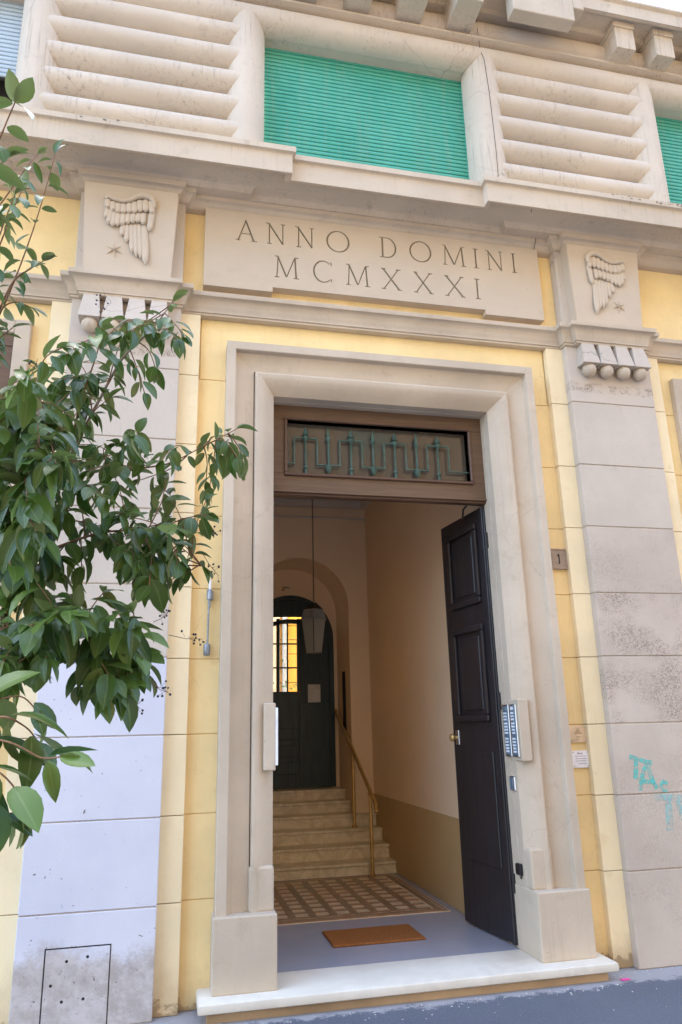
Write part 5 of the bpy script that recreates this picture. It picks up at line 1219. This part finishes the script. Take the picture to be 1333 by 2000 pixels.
for pts, rad, tskip in TWIGS:
    sp = smooth_path(pts, 5); n = len(sp)
    main = rad > .003
    bm = bmesh.new(); bm_tube(bm, sp, [max(.0016, rad*(1-.85*i/(n-1))) for i in range(n)], 6); obj('branch' if main else 'twig', bm, BARK if rad > .01 else TWIGM, tree, 60)
    # leaves in crossed pairs
    acc = 0.; step = .054 if main else .045; tot = sum((sp[i+1]-sp[i]).length for i in range(n-1)); run = 0.; ph = rl.uniform(0, 3.14)
    for i in range(n-1):
        seg = sp[i+1]-sp[i]; L = seg.length; t = seg.normalized(); d = 0.
        while acc < L-d:
            d += acc; run_here = run+d; acc = step*rl.uniform(.8, 1.25)
            if run_here/tot < max(tskip, .18 if not main else tskip): continue
            p = sp[i]+t*d; ph += math.pi/2+rl.uniform(-.4, .4)
            u = t.orthogonal().normalized(); v = t.cross(u)
            for sgn in (0, math.pi):
                if rl.random() < .12: continue
                a_ = ph+sgn; side = u*math.cos(a_)+v*math.sin(a_)
                dr = (t*rl.uniform(.2, .7)+side*rl.uniform(.6, 1.)+Vector((0, 0, -1))*rl.uniform(.2, 1.25)).normalized()
                leaves.append((p+side*.006, dr, rl.uniform(.060, .112)*(.85 if run_here/tot > .93 else 1)*(.80 if p.y > -2.75 else 1.)))
        acc -= (L-d); run += L
    # terminal pair
    for k in range(2):
        dr = (t*1.0+Vector((rl.uniform(-.5, .5), rl.uniform(-.5, .5), rl.uniform(-.5, .3)))).normalized(); leaves.append((sp[-1], dr, rl.uniform(.05, .08)))
cpos = Vector((-1.5141, -4.9876, 1.6))
mats = []
for p, dr, L in leaves:
    upv = Vector((rl.uniform(-.55, .55), rl.uniform(-.9, .25), 1.)).normalized()
    xax = dr.cross(upv).normalized(); zax = xax.cross(dr).normalized()
    M = Matrix(((xax.x*L, dr.x*L, zax.x*L, p.x), (xax.y*L, dr.y*L, zax.y*L, p.y), (xax.z*L, dr.z*L, zax.z*L, p.z), (0, 0, 0, 1)))
    q = p+dr*L*.5-cpos; dz = q.dot(F_); px_ = 666.5+1449.7*q.dot(R_)/dz
    size = L/dz if px_ > -20 else L/dz*.2
    mats.append((size, M, rl.randrange(len(LMS))))
mats.sort(key=lambda e: -e[0])
for size, M, k in mats[:300]: link('leaf', LMS[k], None, tree, M)
bm = bmesh.new(); allmid = []
for size, M, k in mats[300:]:
    me = LMS[k]; vv = [bm.verts.new(M @ v.co) for v in me.vertices]; allmid += [d_.value for d_ in me.attributes['mid'].data]
    for f_ in me.polygons: bm.faces.new([vv[i] for i in f_.vertices])
me = bpy.data.meshes.new('foliage'); bm.to_mesh(me); bm.free(); me.attributes.new('mid', 'FLOAT', 'POINT').data.foreach_set('value', allmid); me.polygons.foreach_set('use_smooth', [True]*len(me.polygons))
fo = link('foliage', me, LEAFM, tree); fo['kind'] = 'stuff'
print('LEAVES', len(mats))
# berry sprigs
BERRIES = [((-1.419,-2.507,2.172), (-1.361,-2.498,2.096)), ((-1.518,-2.510,1.897), (-1.407,-2.531,1.882)), ((-1.416,-2.542,2.288), (-1.371,-2.535,2.229)), ((-1.595,-2.748,1.681), (-1.605,-2.740,1.662)), ((-1.555,-2.719,1.732), (-1.514,-2.721,1.707)), ((-1.974,-2.733,2.649), (-1.946,-2.760,2.717)), ((-1.794,-2.638,2.909), (-1.774,-2.675,3.016)), ((-1.568,-2.510,1.938), (-1.521,-2.530,1.969))]

for base, tip in BERRIES:
    b0, t0 = Vector(base), Vector(tip); ax = t0-b0
    bm = bmesh.new(); pth = [b0, b0+ax*.5+Vector((0, 0, -.006)), t0]; bm_tube(bm, pth, [.0013, .001, .0007], 5)
    bb = bmesh.new()
    for k in range(9):
        o_ = b0+ax*rl.uniform(.45, 1.); e_ = o_+Vector((rl.uniform(-.022, .022), rl.uniform(-.02, .02), rl.uniform(-.024, .018)))
        bm_tube(bm, [o_, e_], .0005, 4)
        bmesh.ops.create_icosphere(bb, subdivisions=1, radius=rl.uniform(.0032, .0045), matrix=Matrix.Translation(e_))
    sp_o = obj('berry_stalk', bm, TWIGM, tree); obj('berries', bb, BERRY, sp_o, 180)
